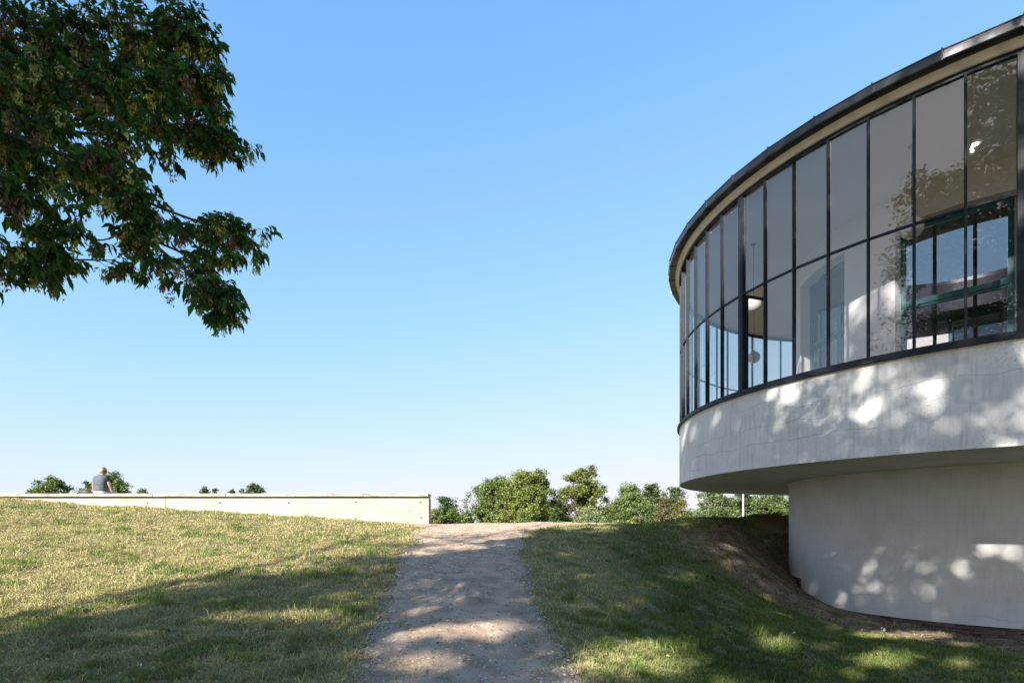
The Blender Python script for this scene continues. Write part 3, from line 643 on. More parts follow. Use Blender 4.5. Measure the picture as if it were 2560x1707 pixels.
# ------------------------------------------------------------------ foliage kit
def leaves(P, D, Nn, L, Wd, col, fold=0.25, fine=True):
    """P base points, D leaf direction, Nn up vector, L length, Wd width -> vertices, faces, colours"""
    n = len(P); D = D / np.linalg.norm(D, axis=1, keepdims=True)
    S = np.cross(D, Nn); S /= np.maximum(np.linalg.norm(S, axis=1, keepdims=True), 1e-6); U = np.cross(S, D)
    L = L[:, None]; Wd = Wd[:, None]
    if fine:
        a = P; m1 = P + D * L * .42; t = P + D * L - U * L * .12
        l = P + D * L * .38 + S * Wd * .5 + U * Wd * fold; r = P + D * L * .38 - S * Wd * .5 + U * Wd * fold
        V = np.stack([a, m1, t, l, r], 1).reshape(-1, 3); o = (np.arange(n) * 5)[:, None]
        Fc = np.concatenate([o + np.array([[0, 1, 3]]), o + np.array([[1, 2, 3]]), o + np.array([[0, 4, 1]]), o + np.array([[1, 4, 2]])])
        return V, Fc, np.repeat(col, 5, 0)
    V = np.stack([P, P + D * L * .5 + S * Wd * .5, P + D * L, P + D * L * .5 - S * Wd * .5 + U * Wd * .2], 1).reshape(-1, 3); o = (np.arange(n) * 4)[:, None]
    return V, np.concatenate([o + np.array([[0, 1, 2]]), o + np.array([[0, 2, 3]])]), np.repeat(col, 4, 0)
def rdir(n, rng):
    v = rng.normal(size=(n, 3)); return v / np.linalg.norm(v, axis=1, keepdims=True)
def pick(cols, n, rng, jit=.22):
    c = np.array(cols)[rng.integers(0, len(cols), n)]; return c * (1 + rng.uniform(-jit, jit, (n, 1)))

# where a point's shadow falls: first ground hit going down-sun, as photo pixel
def sun_hit(Pt):
    p = Pt.copy(); t = np.maximum((p[:, 2] - (EYE - .8)) / SUN[2], 0)
    for _ in range(4):
        q = p - SUN * t[:, None]; g = ground_h(q[:, 0], q[:, 1]); t = np.maximum(t + (q[:, 2] - g) / SUN[2] * .8, 0)
    return p - SUN * t[:, None]
LITX = np.array([0, 150, 350, 560, 760, 900, 1000, 1120, 1290, 1400, 1560, 1750]); LITY = np.array([1590, 1560, 1500, 1452, 1432, 1405, 1392, 1375, 1352, 1330, 1312, 1300])
def keeps_lit(Pt):
    """True where a leaf would shade the meadow left of the path, the crest or the bench wall, which stand in full sun"""
    q = sun_hit(Pt); z = np.maximum(q[:, 1], .5); x = HX + F * q[:, 0] / z; y = HY - F * (q[:, 2] - EYE) / z
    lim = np.interp(x, LITX, LITY) + (fbm(x / 240, y / 11, 5, 3) - .5) * 130
    lit = (q[:, 1] > 3) & (x < 1560) & (y < lim)
    t = (Pt[:, 1] - WZ) / SUN[1]; w = Pt - SUN * t[:, None]
    return lit | ((w[:, 0] < -2.4) & (w[:, 2] < EYE + 2.1) & (w[:, 2] > EYE - .4) & (w[:, 0] > -20))

_e1 = np.cross(SUN, [0, 0, 1.0]); _e1 /= np.linalg.norm(_e1); _e2 = np.cross(_e1, SUN)
def _facade(px, py, rad_):                  # a point of the round wall
    d = np.array([(px - HX) / F, 1.0]); a_ = d @ d; b_ = d @ BC; t_ = (b_ - math.sqrt(b_ * b_ - a_ * (BC @ BC - rad_ * rad_))) / a_
    return np.array([d[0] * t_, t_, EYE + (HY - py) / F * t_])
GAPS = [(_facade(2180, 1450, 4.7), .75), (_facade(2270, 1450, 4.7), .6), (_facade(2540, 1440, 4.7), .45), (_facade(2110, 1075, 8), .7), (_facade(2330, 960, 8), .28), (_facade(2350, 1070, 8), .25), (_facade(1960, 990, 8), .4)]
def gaps(P):
    """round holes cut through the crowns along the sun, shaped to throw flecks on wall and ground"""
    u = P @ _e1; v = P @ _e2; keep = np.ones(len(P), bool)
    prob = np.full(len(P), .15)
    for q, rr_ in GAPS: prob = np.maximum(prob, .8 * np.exp(-(((u - q @ _e1) ** 2 + (v - q @ _e2) ** 2) / (2 * rr_ * rr_))))
    for lay_, cell in ((0, .62), (1, .47), (2, .33)):
        for du in (-1, 0, 1):
            for dv_ in (-1, 0, 1):
                iu = np.floor(u / cell).astype(np.int64) + du; iv = np.floor(v / cell).astype(np.int64) + dv_
                def hs(k): 
                    n_ = (iu * 73856093 ^ iv * 19349663 ^ (k + lay_ * 7) * 83492791) & 0xFFFFFFFF; n_ = ((n_ ^ (n_ >> 13)) * 1274126177) & 0xFFFFFFFF
                    return ((n_ ^ (n_ >> 16)) & 0xFFFF) / 65535.0
                cu_ = (iu + hs(1)) * cell; cv_ = (iv + hs(2)) * cell; rr_ = (.065 + .125 * hs(3)) * (1 if lay_ < 2 else .7)
                keep &= ~((hs(4) < prob * .95) & ((u - cu_) ** 2 + (v - cv_) ** 2 < rr_ * rr_))
    return keep
PATCH = [(1180, 1582, 210, 26), (1080, 1660, 170, 18), (1600, 1645, 190, 50), (1960, 1610, 70, 22), (1520, 1505, 60, 12), (2200, 1650, 90, 22), (2260, 1588, 120, 12), (1330, 1500, 40, 10), (700, 1545, 260, 16), (1480, 1325, 90, 9), (330, 1592, 210, 13), (640, 1600, 130, 9), (860, 1492, 90, 9), (930, 1560, 70, 10), (520, 1650, 160, 9), (150, 1650, 110, 8), (1150, 1470, 60, 8), (1420, 1440, 60, 8), (1700, 1440, 60, 9), (1080, 1530, 90, 9)]  # sunlit ground spots: crown leaves that would shade them are cut away
def patches(P):
    q = sun_hit(P); z = np.maximum(q[:, 1], .5); x = HX + F * q[:, 0] / z; y = HY - F * (q[:, 2] - EYE) / z; hit = np.zeros(len(P), bool)
    wob = (fbm(x / 60, y / 14, 55, 3) - .5) * 1.3
    for a_, b_, rx, ry in PATCH: hit |= ((x - a_) / rx) ** 2 + ((y - b_) / ry) ** 2 + wob < .9
    return hit & (q[:, 1] > 3)
def limbs(bm, base, forks, rng, r0, top):
    base = Vector(base); top = Vector(top); n = 7
    pts = [base.lerp(top, i / n) + Vector((rng.uniform(-.12, .12), rng.uniform(-.12, .12), 0)) * (i > 0) for i in range(n + 1)]
    add_tube(bm, pts, [r0 * (1.25 if i == 0 else 1 - .8 * i / n) for i in range(n + 1)], 10)
    for f in forks:
        f = Vector(f); k = rng.uniform(.35, .85); s = base.lerp(top, k); mid_ = s.lerp(f, .5) + Vector((rng.uniform(-.4, .4), rng.uniform(-.4, .4), rng.uniform(.1, .7))) * (f - s).length * .18
        rr = r0 * (1 - .8 * k) * .75
        add_tube(bm, [s, s.lerp(mid_, .5) + Vector((0, 0, .1)), mid_, mid_.lerp(f, .6), f], [rr, rr * .8, rr * .6, rr * .35, rr * .12], 7)
def tree(name, label, base, lobes, nleaf, lsize, cols, trunk_r, top, leafm, seed, cull=None, group=None, cat='tree', clump=.5, clump_n=40, aspect=.6, drop=0.0):
    """lobes: (centre xyz, radii xyz) in world space; leaves sit in clumps spread through the lobes"""
    rng = np.random.default_rng(seed); pr = random.Random(seed)
    t = empty(name, base); tag(t, label, cat, group)
    bm = bmesh.new(); b = Vector(base)
    limbs(bm, (0, 0, -.3), [Vector(c) - b for c, r in lobes], pr, trunk_r, Vector(top) - b)
    obj('trunk', bm_mesh('trunk', bm, True), M['bark'], t)
    vol = np.array([r[0] * r[1] * r[2] for c, r in lobes]) ** .67; nn = np.maximum((vol / vol.sum() * nleaf / clump_n).astype(int), 1)
    cen = []
    for (c, r), k in zip(lobes, nn):
        d = rdir(k, rng); rad_ = rng.uniform(.25, 1.0, (k, 1)) ** .45
        cen.append(np.array(c) + d * rad_ * np.array(r))
    cen = np.concatenate(cen)
    if cull is not None: cen = cen[~cull(cen)]
    csz = clump * rng.uniform(.6, 1.4, len(cen))
    ctone = rng.uniform(.55, 1.4, (len(cen), 1)) * np.array([1, 1, 1])
    P = np.repeat(cen, clump_n, 0) + rdir(len(cen) * clump_n, rng) * rng.uniform(0, 1, (len(cen) * clump_n, 1)) ** .5 * np.repeat(csz, clump_n)[:, None] * np.array([1, 1, .75])
    tn = np.repeat(ctone, clump_n, 0)
    if cull is not None:
        kp = gaps(P) & ~patches(P) & ~cull(P); P = P[kp]; tn = tn[kp]
    D = rdir(len(P), rng); D[:, 2] = D[:, 2] * .6 - drop
    col = pick(cols, len(P), rng) * tn
    Ls = lsize * rng.uniform(.65, 1.35, len(P))
    V, Fc, cc = leaves(P, D, rdir(len(P), rng), Ls, Ls * aspect, col, fine=False)
    cr = obj('crown', mesh_np('crown', V - np.array(base), Fc, cc), leafm, t); cr['kind'] = 'stuff'
    return t
GREEN = [(.045, .085, .02), (.06, .105, .028), (.04, .075, .022), (.075, .12, .03)]

# ------------------------------------------------------------------ the ash-leaved maple whose boughs hang into the picture
def in_view(P, pad=60):
    z = np.maximum(P[:, 1], .01); x = HX + F * P[:, 0] / z; y = HY - F * (P[:, 2] - EYE) / z
    return (P[:, 1] > .3) & (x > -pad) & (x < 2560 + pad) & (y > -pad) & (y < 1707 + pad)
TB = (-7.6, -2.2, gh(-7.6, -2.2))
maple = empty('maple_tree', TB); tag(maple, 'broad maple with drooping leafy boughs and bunches of winged seeds', 'tree')
mb = Vector(TB)
fork = Vector((-7.0, -.8, EYE + 3.4))
bm = bmesh.new(); limbs(bm, (0, 0, -.3), [Vector(c) - mb for c in ((-11, 2, 9), (-9, -6, 10), (-4, -5, 11), (-3.5, 0, 11.5), (-10, 0, 12), (-6.4, 2, 11))], random.Random(4), .34, Vector((-7.3, -1.4, 11.0)) - mb)
obj('trunk', bm_mesh('trunk', bm, True), M['bark'], maple)
# boughs: (polyline of directions in the photograph, each with its own distance), thickness, spread of twigs, density
boughs = [
 ([(-420, -150, 4.6), (-100, 40, 5.2), (200, 60, 5.7), (420, 60, 5.9), (510, 90, 6.0)], .05, .50, 1.25),
 ([(-420, 0, 4.4), (-80, 150, 5.0), (200, 210, 5.5), (400, 210, 5.8), (530, 190, 5.9)], .055, .46, 1.2),
 ([(-400, 100, 4.3), (-50, 260, 4.9), (180, 330, 5.3), (330, 330, 5.6), (470, 310, 5.8), (560, 335, 5.9)], .05, .44, 1.15),
 ([(330, 330, 5.6), (480, 345, 5.8), (590, 368, 5.9), (622, 360, 5.95)], .014, .14, .55),
 ([(-300, 200, 4.6), (60, 350, 5.0), (240, 420, 5.2), (360, 500, 5.4), (470, 545, 5.55), (570, 575, 5.6), (640, 578, 5.65)], .045, .27, 1.15),
 ([(200, 380, 5.1), (300, 400, 5.3), (335, 500, 5.35), (380, 600, 5.4), (445, 660, 5.4), (510, 715, 5.45), (565, 765, 5.5)], .04, .3, 1.35),
 ([(380, 600, 5.4), (470, 640, 5.45), (540, 690, 5.5), (575, 735, 5.5)], .016, .2, .8),
 ([(420, 560, 5.45), (500, 600, 5.5), (545, 635, 5.5)], .014, .17, .7),
 ([(-350, 250, 4.4), (-60, 420, 4.8), (60, 480, 5.0), (130, 560, 5.1), (120, 650, 5.1), (135, 690, 5.1)], .03, .28, 1.3),
 ([(-300, 380, 4.4), (-60, 560, 4.7), (20, 620, 4.85), (90, 655, 4.95)], .025, .26, 1.25),
 ([(60, 560, 5.0), (150, 640, 5.1), (230, 650, 5.2), (290, 650, 5.25)], .016, .14, .7),
 ([(120, 430, 5.0), (200, 520, 5.1), (200, 580, 5.1), (260, 600, 5.2), (330, 560, 5.3)], .018, .18, .8),
 ([(330, 520, 5.35), (350, 600, 5.4), (375, 690, 5.4)], .014, .14, .6),
 ([(-250, 60, 5.2), (50, 150, 5.8), (250, 160, 6.3), (430, 130, 6.6)], .045, .5, 1.1),
 ([(-250, 160, 5.3), (80, 270, 5.8), (280, 260, 6.2), (420, 270, 6.5)], .04, .5, 1.1),
 ([(-200, 260, 5.0), (80, 400, 5.6), (230, 440, 5.9), (330, 440, 6.1)], .035, .4, 1.25),
 ([(-450, 330, 4.3), (-150, 500, 4.6), (-60, 640, 4.7), (-20, 680, 4.8)], .03, .3, .9),
]
rng = np.random.default_rng(11); pr = random.Random(11)
bm = bmesh.new(); cP = []; cD = []; sP = []
for bi, (poly, th, spread, dens) in enumerate(boughs):
    pts = [pxw(*p) for p in poly]
    if bi in (0, 1, 2, 4, 8, 9, 13, 14, 15, 16): pts = [fork + Vector((pr.uniform(-.2, .2), 0, pr.uniform(-.6, 1.4))), fork.lerp(pts[0], .55) + Vector((0, 0, .5))] + pts
    # smooth by Catmull-Rom
    q = []
    for i in range(len(pts) - 1):
        p0, p1, p2, p3 = pts[max(i - 1, 0)], pts[i], pts[i + 1], pts[min(i + 2, len(pts) - 1)]
        for k in range(6):
            t = k / 6; q.append(.5 * ((2 * p1) + (p2 - p0) * t + (2 * p0 - 5 * p1 + 4 * p2 - p3) * t * t + (3 * p1 - p0 - 3 * p2 + p3) * t ** 3))
    q.append(pts[-1]); n = len(q)
    add_tube(bm, [v - mb for v in q], [th * .55 * (1 - .88 * i / (n - 1)) + .003 for i in range(n)], 6)
    lens = [0]
    for i in range(1, n): lens.append(lens[-1] + (q[i] - q[i - 1]).length)
    skip = lens[12] if len(pts) > len(poly) else 0
    ntw = int((lens[-1] - skip) * 31 * dens * max(spread / .3, .65))
    for _ in range(ntw):
        s = pr.uniform(skip, lens[-1]) if pr.random() > .12 else lens[-1] * .97
        i = max(j for j in range(n) if lens[j] <= s); i = min(i, n - 2); f = (s - lens[i]) / max(lens[i + 1] - lens[i], 1e-6)
        a = q[i].lerp(q[i + 1], f); tan = (q[i + 1] - q[i]).normalized()
        d = Vector((pr.gauss(0, 1), pr.gauss(0, 1), pr.gauss(0, .8))).normalized(); d = (d * .9 + tan * .7).normalized()
        ln = spread * pr.uniform(.35, 1.0) * (1 if s < lens[-1] * .85 else .7)
        b1 = a + d * ln * .5; b2 = a + d * ln + Vector((0, 0, -.25 * ln))
        add_tube(bm, [a - mb, b1 - mb, b2 - mb], [.005, .0035, .0018], 4)
        for _kk in range(pr.choice((3, 4, 4, 5))):
            u = pr.uniform(.45, 1); p_ = (a.lerp(b1, u * 2) if u < .5 else b1.lerp(b2, u * 2 - 1))
            cP.append(tuple(p_)); cD.append(tuple((d * .8 + Vector((pr.gauss(0, .6), pr.gauss(0, .6), -.35 + pr.gauss(0, .3)))).normalized()))
        if pr.random() < .75: sP.append(tuple(b2.lerp(b1, pr.random())))
obj('boughs', bm_mesh('boughs', bm, True), M['bark'], maple)
cP = np.array(cP); cD = np.array(cD); nC = len(cP)
# compound leaf: two pairs of leaflets and a terminal one, hanging
P_, D_, L_a, W_a, C_a = [], [], [], [], []
rach = rng.uniform(.07, .13, nC)[:, None]; side = np.cross(cD, np.array([0, 0, 1.0])); side /= np.maximum(np.linalg.norm(side, axis=1, keepdims=True), 1e-5)
tone = pick([(.045, .10, .022), (.055, .125, .025), (.035, .08, .02), (.075, .145, .03)], nC, rng, .3)
for frac, sgn in ((.45, 1), (.45, -1), (.8, 1), (.8, -1), (1.0, 0)):
    P_.append(cP + cD * rach * frac)
    D_.append(cD * .55 + side * sgn * .8 + np.array([0, 0, -.75]) + rng.normal(size=(nC, 3)) * .18)
    l = rng.uniform(.06, .125, nC) * (1.15 if sgn == 0 else 1); L_a.append(l); W_a.append(l * rng.uniform(.32, .46, nC)); C_a.append(tone * rng.uniform(.85, 1.15, (nC, 1)))
V, Fc, cc = leaves(np.concatenate(P_), np.concatenate(D_), rdir(nC * 5, rng) + np.array([0, 0, .8]), np.concatenate(L_a), np.concatenate(W_a), np.concatenate(C_a))
o = obj('foliage', mesh_np('foliage', V - np.array(TB), Fc, cc), M['leaf'], maple); o['kind'] = 'stuff'
sP = np.array(sP); ns = len(sP); per = 46
for nm, sel, cols in (('green_seed_bunches', np.arange(ns) % 5 < 3, [(.40, .44, .12), (.5, .52, .17), (.3, .36, .09)]), ('brown_seed_bunches', np.arange(ns) % 5 >= 3, [(.26, .17, .115), (.36, .25, .18), (.18, .115, .08)])):
    s0 = np.repeat(sP[sel], per, 0); k = len(s0); ln = np.repeat(rng.uniform(.11, .2, sel.sum()), per); u = rng.uniform(0, 1, k)
    off = rng.normal(size=(k, 3)) * (.03 * (1.15 - .6 * u))[:, None]; off[:, 2] = -.02 - u * ln
    D = rng.normal(size=(k, 3)) * .5; D[:, 2] -= 1.0
    Ls = rng.uniform(.032, .05, k)
    V, Fc, cc = leaves(s0 + off, D, rdir(k, rng), Ls, Ls * .38, pick(cols, k, rng, .3), fine=False)
    o = obj(nm, mesh_np(nm, V - np.array(TB), Fc, cc), M['leaf'], maple); o['kind'] = 'stuff'
# rest of its crown, above and behind the camera
lob = [((-11, 1, 8.5), (3.5, 3.5, 3)), ((-8, -5, 9), (4, 3.5, 3.2)), ((-4.5, -4.5, 10.5), (3.4, 3.4, 2.8)), ((-4.5, 0, 10.8), (3.2, 2.8, 2.4)), ((-9.5, -1, 11.8), (4, 3.6, 2.6)), ((-7, 1.8, 9.6), (2.6, 2.4, 2.0))]
rg = np.random.default_rng(5); cen = []
for c, r in lob:
    k = 330; cen.append(np.array(c) + rdir(k, rg) * rg.uniform(.3, 1, (k, 1)) ** .45 * np.array(r))
cen = np.concatenate(cen); cen = cen[~in_view(cen, 160)]; cen = cen[~keeps_lit(cen)]
k = 26; P = np.repeat(cen, k, 0) + rg.normal(size=(len(cen) * k, 3)) * .27
P = P[gaps(P) & ~patches(P)]
D = rdir(len(P), rg); D[:, 2] -= .5; Ls = rg.uniform(.10, .19, len(P))
V, Fc, cc = leaves(P, D, rdir(len(P), rg), Ls, Ls * .55, pick(GREEN, len(P), rg), fine=False)
o = obj('crown', mesh_np('crown', V - np.array(TB), Fc, cc), M['leaf'], maple); o['kind'] = 'stuff'

# tall trees behind the camera: they shade the building and are mirrored in its windows
def cull_b(P): return keeps_lit(P) | in_view(P, 200)
for i, (bx_, bz_, top_, lob_) in enumerate([
    ((-12.5), (-11.5), 20, [((-12, -11, 15), (5, 4.5, 4.5)), ((-9, -9, 18), (4, 4, 3.5)), ((-14, -9, 18.5), (4, 4, 3.5)), ((-11, -12, 21), (3.8, 3.8, 3)), ((-8.5, -12.5, 23.5), (3.6, 3.4, 2.6)), ((-8.5, -11.5, 13.5), (3.5, 3.5, 3))]),
    ((-5.5), (-16), 21, [((-6, -15, 14), (4.5, 4.5, 4)), ((-4, -14, 18), (4, 4, 3.6)), ((-8, -16, 18.5), (4, 4, 3.5)), ((-5.5, -16, 22), (3.4, 3.4, 2.8)), ((-7, -14, 25.5), (3.8, 3.4, 2.8))]),
    ((-20.5), (-16), 18, [((-20, -15, 11.5), (4.5, 4.5, 3.5)), ((-18, -14, 15), (4, 4, 3.2)), ((-22, -16, 15), (4, 4, 3.2)), ((-16.5, -14.5, 11), (3.5, 3.5, 3)), ((-21, -8, 19.5), (4.2, 4, 3.4)), ((-17, -7, 21), (4, 4, 3.2)), ((-19, -11, 18), (3.8, 3.8, 3))]),
  ]):
    tree('oak_tree', ['tall oak mirrored in the gallery windows, standing behind the maple', 'tall oak whose dappled shade covers the rendered base wall', 'lower oak whose shade reaches over the dry meadow'][i],
         (bx_, bz_, gh(bx_, bz_)), [(c, r) for c, r in lob_], (42000, 42000, 60000)[i], .24, GREEN, .42, (bx_, bz_, top_ * .9), M['leaf'], 100 + i, cull=cull_b, group='trees behind the viewpoint', clump=.85, clump_n=30)

# ------------------------------------------------------------------ far trees beyond the dike
FG = EYE - 4.0
def far_tree(label, x0, x1, ytop, Z, cols, seed, style='round', dens=1.0, name='tree', cat='tree', ybase=None, group='trees beyond the dike'):
    rng_ = random.Random(seed); u = Z / F; xc = ((x0 + x1) / 2 - HX) * u; w = (x1 - x0) * u / 2 * 1.25; zt = EYE + (HY - ytop) * u * 1.05; zb = EYE - 1.6; H = zt - zb
    lobes = []
    def env(f):                            # half width of the crown at height fraction f
        if style == 'tall': return .62 + .38 * math.sin(math.pi * min(f * 1.15, 1)) if f < .8 else .95 * (1 - (f - .8) * 3.4)
        if style == 'bush': return math.sqrt(max(1 - f * f, .05))
        return math.sin(math.pi * (.16 + .80 * f)) ** .8
    nl = {'round': 34, 'open': 36, 'tall': 38, 'bush': 16}[style]; core = {'round': .5, 'open': .3, 'tall': .6, 'bush': .5}[style]
    for k in range(nl):
        f = rng_.uniform(.08, .97) if k else .97; a = rng_.uniform(0, 6.28); e = env(f) * rng_.uniform(.55, 1.02); r = w * rng_.uniform(.18, .36) * (.7 if style == 'open' else 1) * (1.1 - .4 * f)
        lobes.append(((xc + math.cos(a) * w * max(e - r / w, 0), Z + math.sin(a) * w * max(e - r / w, 0), zb + H * f - r * .35), (r * 1.15, r * 1.1, r * rng_.uniform(.6, .95))))
    for k in range(4): lobes.append(((xc + rng_.uniform(-.2, .2) * w, Z, zb + H * (.15 + .17 * k)), (w * core, w * core, H * .13)))
    for k in range(int(nl * .5)):          # single sprays that break the outline
        f = rng_.uniform(.25, 1.0); a = rng_.uniform(0, 6.28); e = env(min(f, .97)) * rng_.uniform(.95, 1.15); lobes.append(((xc + math.cos(a) * w * e, Z + math.sin(a) * w * e * .8, zb + H * f), (w * .09, w * .09, w * .08)))
    lobes = [(c, (max(r[0] * 1.08, .25), max(r[1] * 1.08, .25), max(r[2] * 1.08, .25))) for c, r in lobes]
    n = int(np.clip((x1 - x0) * (1318 - ytop) * 1.0, 1800, 14000) * dens * 1.9)
    ls = .0029 * Z
    return tree(name, label, (xc, Z, FG), lobes, n, ls, cols, max(w * .07, .12), (xc, Z, zb + H * .8), M['far_leaf'], seed, clump=min(.07 * w + .0035 * Z, .7), clump_n=18, cat=cat, group=group, aspect=.75)
MG = [(0.117, 0.162, 0.045), (0.144, 0.189, 0.054), (0.090, 0.135, 0.041)]; DG = [(0.068, 0.099, 0.034), (0.086, 0.122, 0.040), (0.054, 0.081, 0.029)]; YG = [(0.171, 0.203, 0.054), (0.207, 0.225, 0.059), (0.135, 0.171, 0.045)]; BR = [(0.171, 0.140, 0.072), (0.135, 0.126, 0.059), (0.108, 0.113, 0.050)]; PALE = [(0.198, 0.225, 0.108), (0.225, 0.252, 0.122), (0.162, 0.194, 0.090)]
far_tree('dark irregular oak at the end of the bench wall', 1075, 1152, 1246, 95, DG, 1, 'open')
far_tree('low round tree filling the gap next to the wall end', 1098, 1168, 1272, 80, MG, 2, 'bush')
far_tree('yellowish low bush touching the wall end', 1068, 1110, 1272, 78, YG, 22, 'bush')
far_tree('broad mid-green tree left of the tall yellow-green tree', 1168, 1290, 1206, 86, MG, 3, 'round', 1.2)
far_tree('darker tree top rising behind the broad mid-green tree', 1195, 1300, 1199, 104, DG, 4, 'round')
far_tree('tall dense yellow-green tree, the bulkiest beyond the gravel crest', 1252, 1370, 1186, 80, YG, 5, 'tall', 1.5)
far_tree('feathery branch-topped tree leaning out of the bulky yellow-green tree', 1310, 1385, 1180, 92, MG, 6, 'open')
far_tree('small dark tree between the two tallest trees', 1365, 1420, 1240, 96, DG, 7, 'round')
far_tree('open-crowned oak with ragged top and gaps of sky', 1392, 1520, 1180, 84, [(.15, .175, .05), (.19, .205, .055), (.11, .135, .042)], 8, 'open', 1.7)
far_tree('pale grey-green willow shrub in front of the open-crowned oak', 1418, 1532, 1274, 60, PALE, 9, 'bush', 1.2, 'willow_shrub', 'shrub')
far_tree('mid-green round tree between open oak and brownish tree', 1520, 1632, 1217, 82, [(.13, .18, .06), (.16, .21, .07), (.1, .145, .05)], 10, 'round', 1.2)
far_tree('bluish tree behind the mid-green round tree', 1590, 1665, 1216, 104, DG, 11, 'open')
far_tree('yellow-green low bush in front of the mid-green round tree', 1555, 1622, 1292, 62, YG, 12, 'bush', .8, 'low_bush', 'shrub')
far_tree('dark dome-topped tree above the brownish scrub', 1655, 1722, 1222, 92, DG, 13, 'round')
far_tree('brownish grey scrub tree under the dark dome', 1632, 1690, 1252, 72, BR, 14, 'bush', .8)
far_tree('rust-tinged small tree beside the bare sapling', 1680, 1722, 1252, 80, [(.2, .17, .05), (.15, .16, .05)], 15, 'round', .8)
far_tree('large grey-green tree cut off by the soffit, left of the white pole', 1728, 1835, 1222, 76, [(.13, .165, .07), (.155, .19, .08), (.1, .14, .058)], 16, 'round', 1.4)
far_tree('dark tree directly behind the white pole', 1815, 1900, 1228, 96, DG, 17, 'round')
far_tree('mid-green tree between the white pole and the base wall', 1875, 1965, 1226, 80, [(.12, .16, .06), (.1, .135, .05)], 18, 'round', 1.2)
far_tree('dark tree half hidden behind the base wall', 1945, 2040, 1222, 92, DG, 19, 'round')
far_tree('spreading tree showing above the wall, well left of the person', 82, 182, 1196, 88, MG, 30, 'open', 1.2)
far_tree('tree crown rising directly behind the seated person', 232, 330, 1188, 86, MG, 31, 'round', 1.1)
far_tree('ragged low crown between the person and the bag', 196, 250, 1212, 90, MG, 32, 'open', 1.0)
far_tree('tiny yellow-green tree top peeping just above the wall coping', 338, 374, 1227, 110, YG, 33, 'bush')
far_tree('small dark tree top above the coping, larger of a close pair', 496, 528, 1222, 120, DG, 34, 'round')
far_tree('small dark tree top above the coping, smaller of a close pair', 528, 546, 1226, 120, DG, 35, 'round')
far_tree('faint tree tip beside the dark domed tree above the wall', 572, 592, 1229, 130, DG, 36, 'round')
far_tree('dark domed tree top above the right half of the wall', 598, 674, 1215, 105, DG, 37, 'round', 1.1)
BUSH = ['low bush filling the gap between wall-end trees and the broad mid-green tree', 'low bush at the foot of the bulky yellow-green tree', 'dark low bush under the gap between the two tallest trees', 'low bush between the open-crowned oak and the mid-green round tree', 'dark low bush left of the brownish scrub', 'low bush at the foot of the bare sapling', 'dark low bush left of the white pole', 'yellowish low bush in front of the broad mid-green tree']
for i, (a_, b_, y_, z_, c_) in enumerate(((1150, 1190, 1282, 70, MG), (1285, 1330, 1280, 66, MG), (1372, 1412, 1272, 70, DG), (1500, 1545, 1268, 76, MG), (1618, 1650, 1270, 74, DG), (1705, 1745, 1275, 66, MG), (1780, 1830, 1272, 62, DG), (1215, 1262, 1286, 64, YG))):
    far_tree(BUSH[i], a_, b_, y_, z_, c_, 60 + i, 'bush', 1.0, 'undergrowth_bush', 'bush', group='undergrowth bushes')
# bare sapling
bs = pxw(1716, 1300, 74); t = empty('bare_sapling', (bs.x, 74, FG)); tag(t, 'leafless grey sapling in front of the rust-tinged tree', 'tree')
bm = bmesh.new(); prr = random.Random(8)
for k in range(16):
    a = prr.uniform(0, 6.28); top_ = prr.uniform(3.4, 6.9); sp = prr.uniform(.2, 1.0)
    add_tube(bm, [(0, 0, 0), (math.cos(a) * sp * .25, math.sin(a) * sp * .25, top_ * .5), (math.cos(a) * sp, math.sin(a) * sp, top_)], [.06, .04, .012], 5)
obj('stems', bm_mesh('stems', bm, True), noise_mat('grey_bark', [(0.3, (.18, .15, .12)), (0.7, (.28, .24, .19))], 5, .9, 0), t)
# white pole
pb = pxw(1858, 1300, 36); zb_ = gh(pb.x, 36); t = empty('white_pole', (pb.x, 36, zb_)); tag(t, 'slender white mast standing beyond the crest beside the building', 'pole')
bm = bmesh.new(); add_lathe(bm, [(.062, 0), (.058, 1.2), (.05, 1.25), (.036, 9.5), (0, 9.52)], 14); obj('mast', bm_mesh('mast', bm, True), M['pole'], t)
bm = bmesh.new(); add_lathe(bm, [(.14, 0), (.14, .02), (.07, .05), (.062, .12)], 14); obj('base_plate', bm_mesh('base_plate', bm), M['pole'], t)

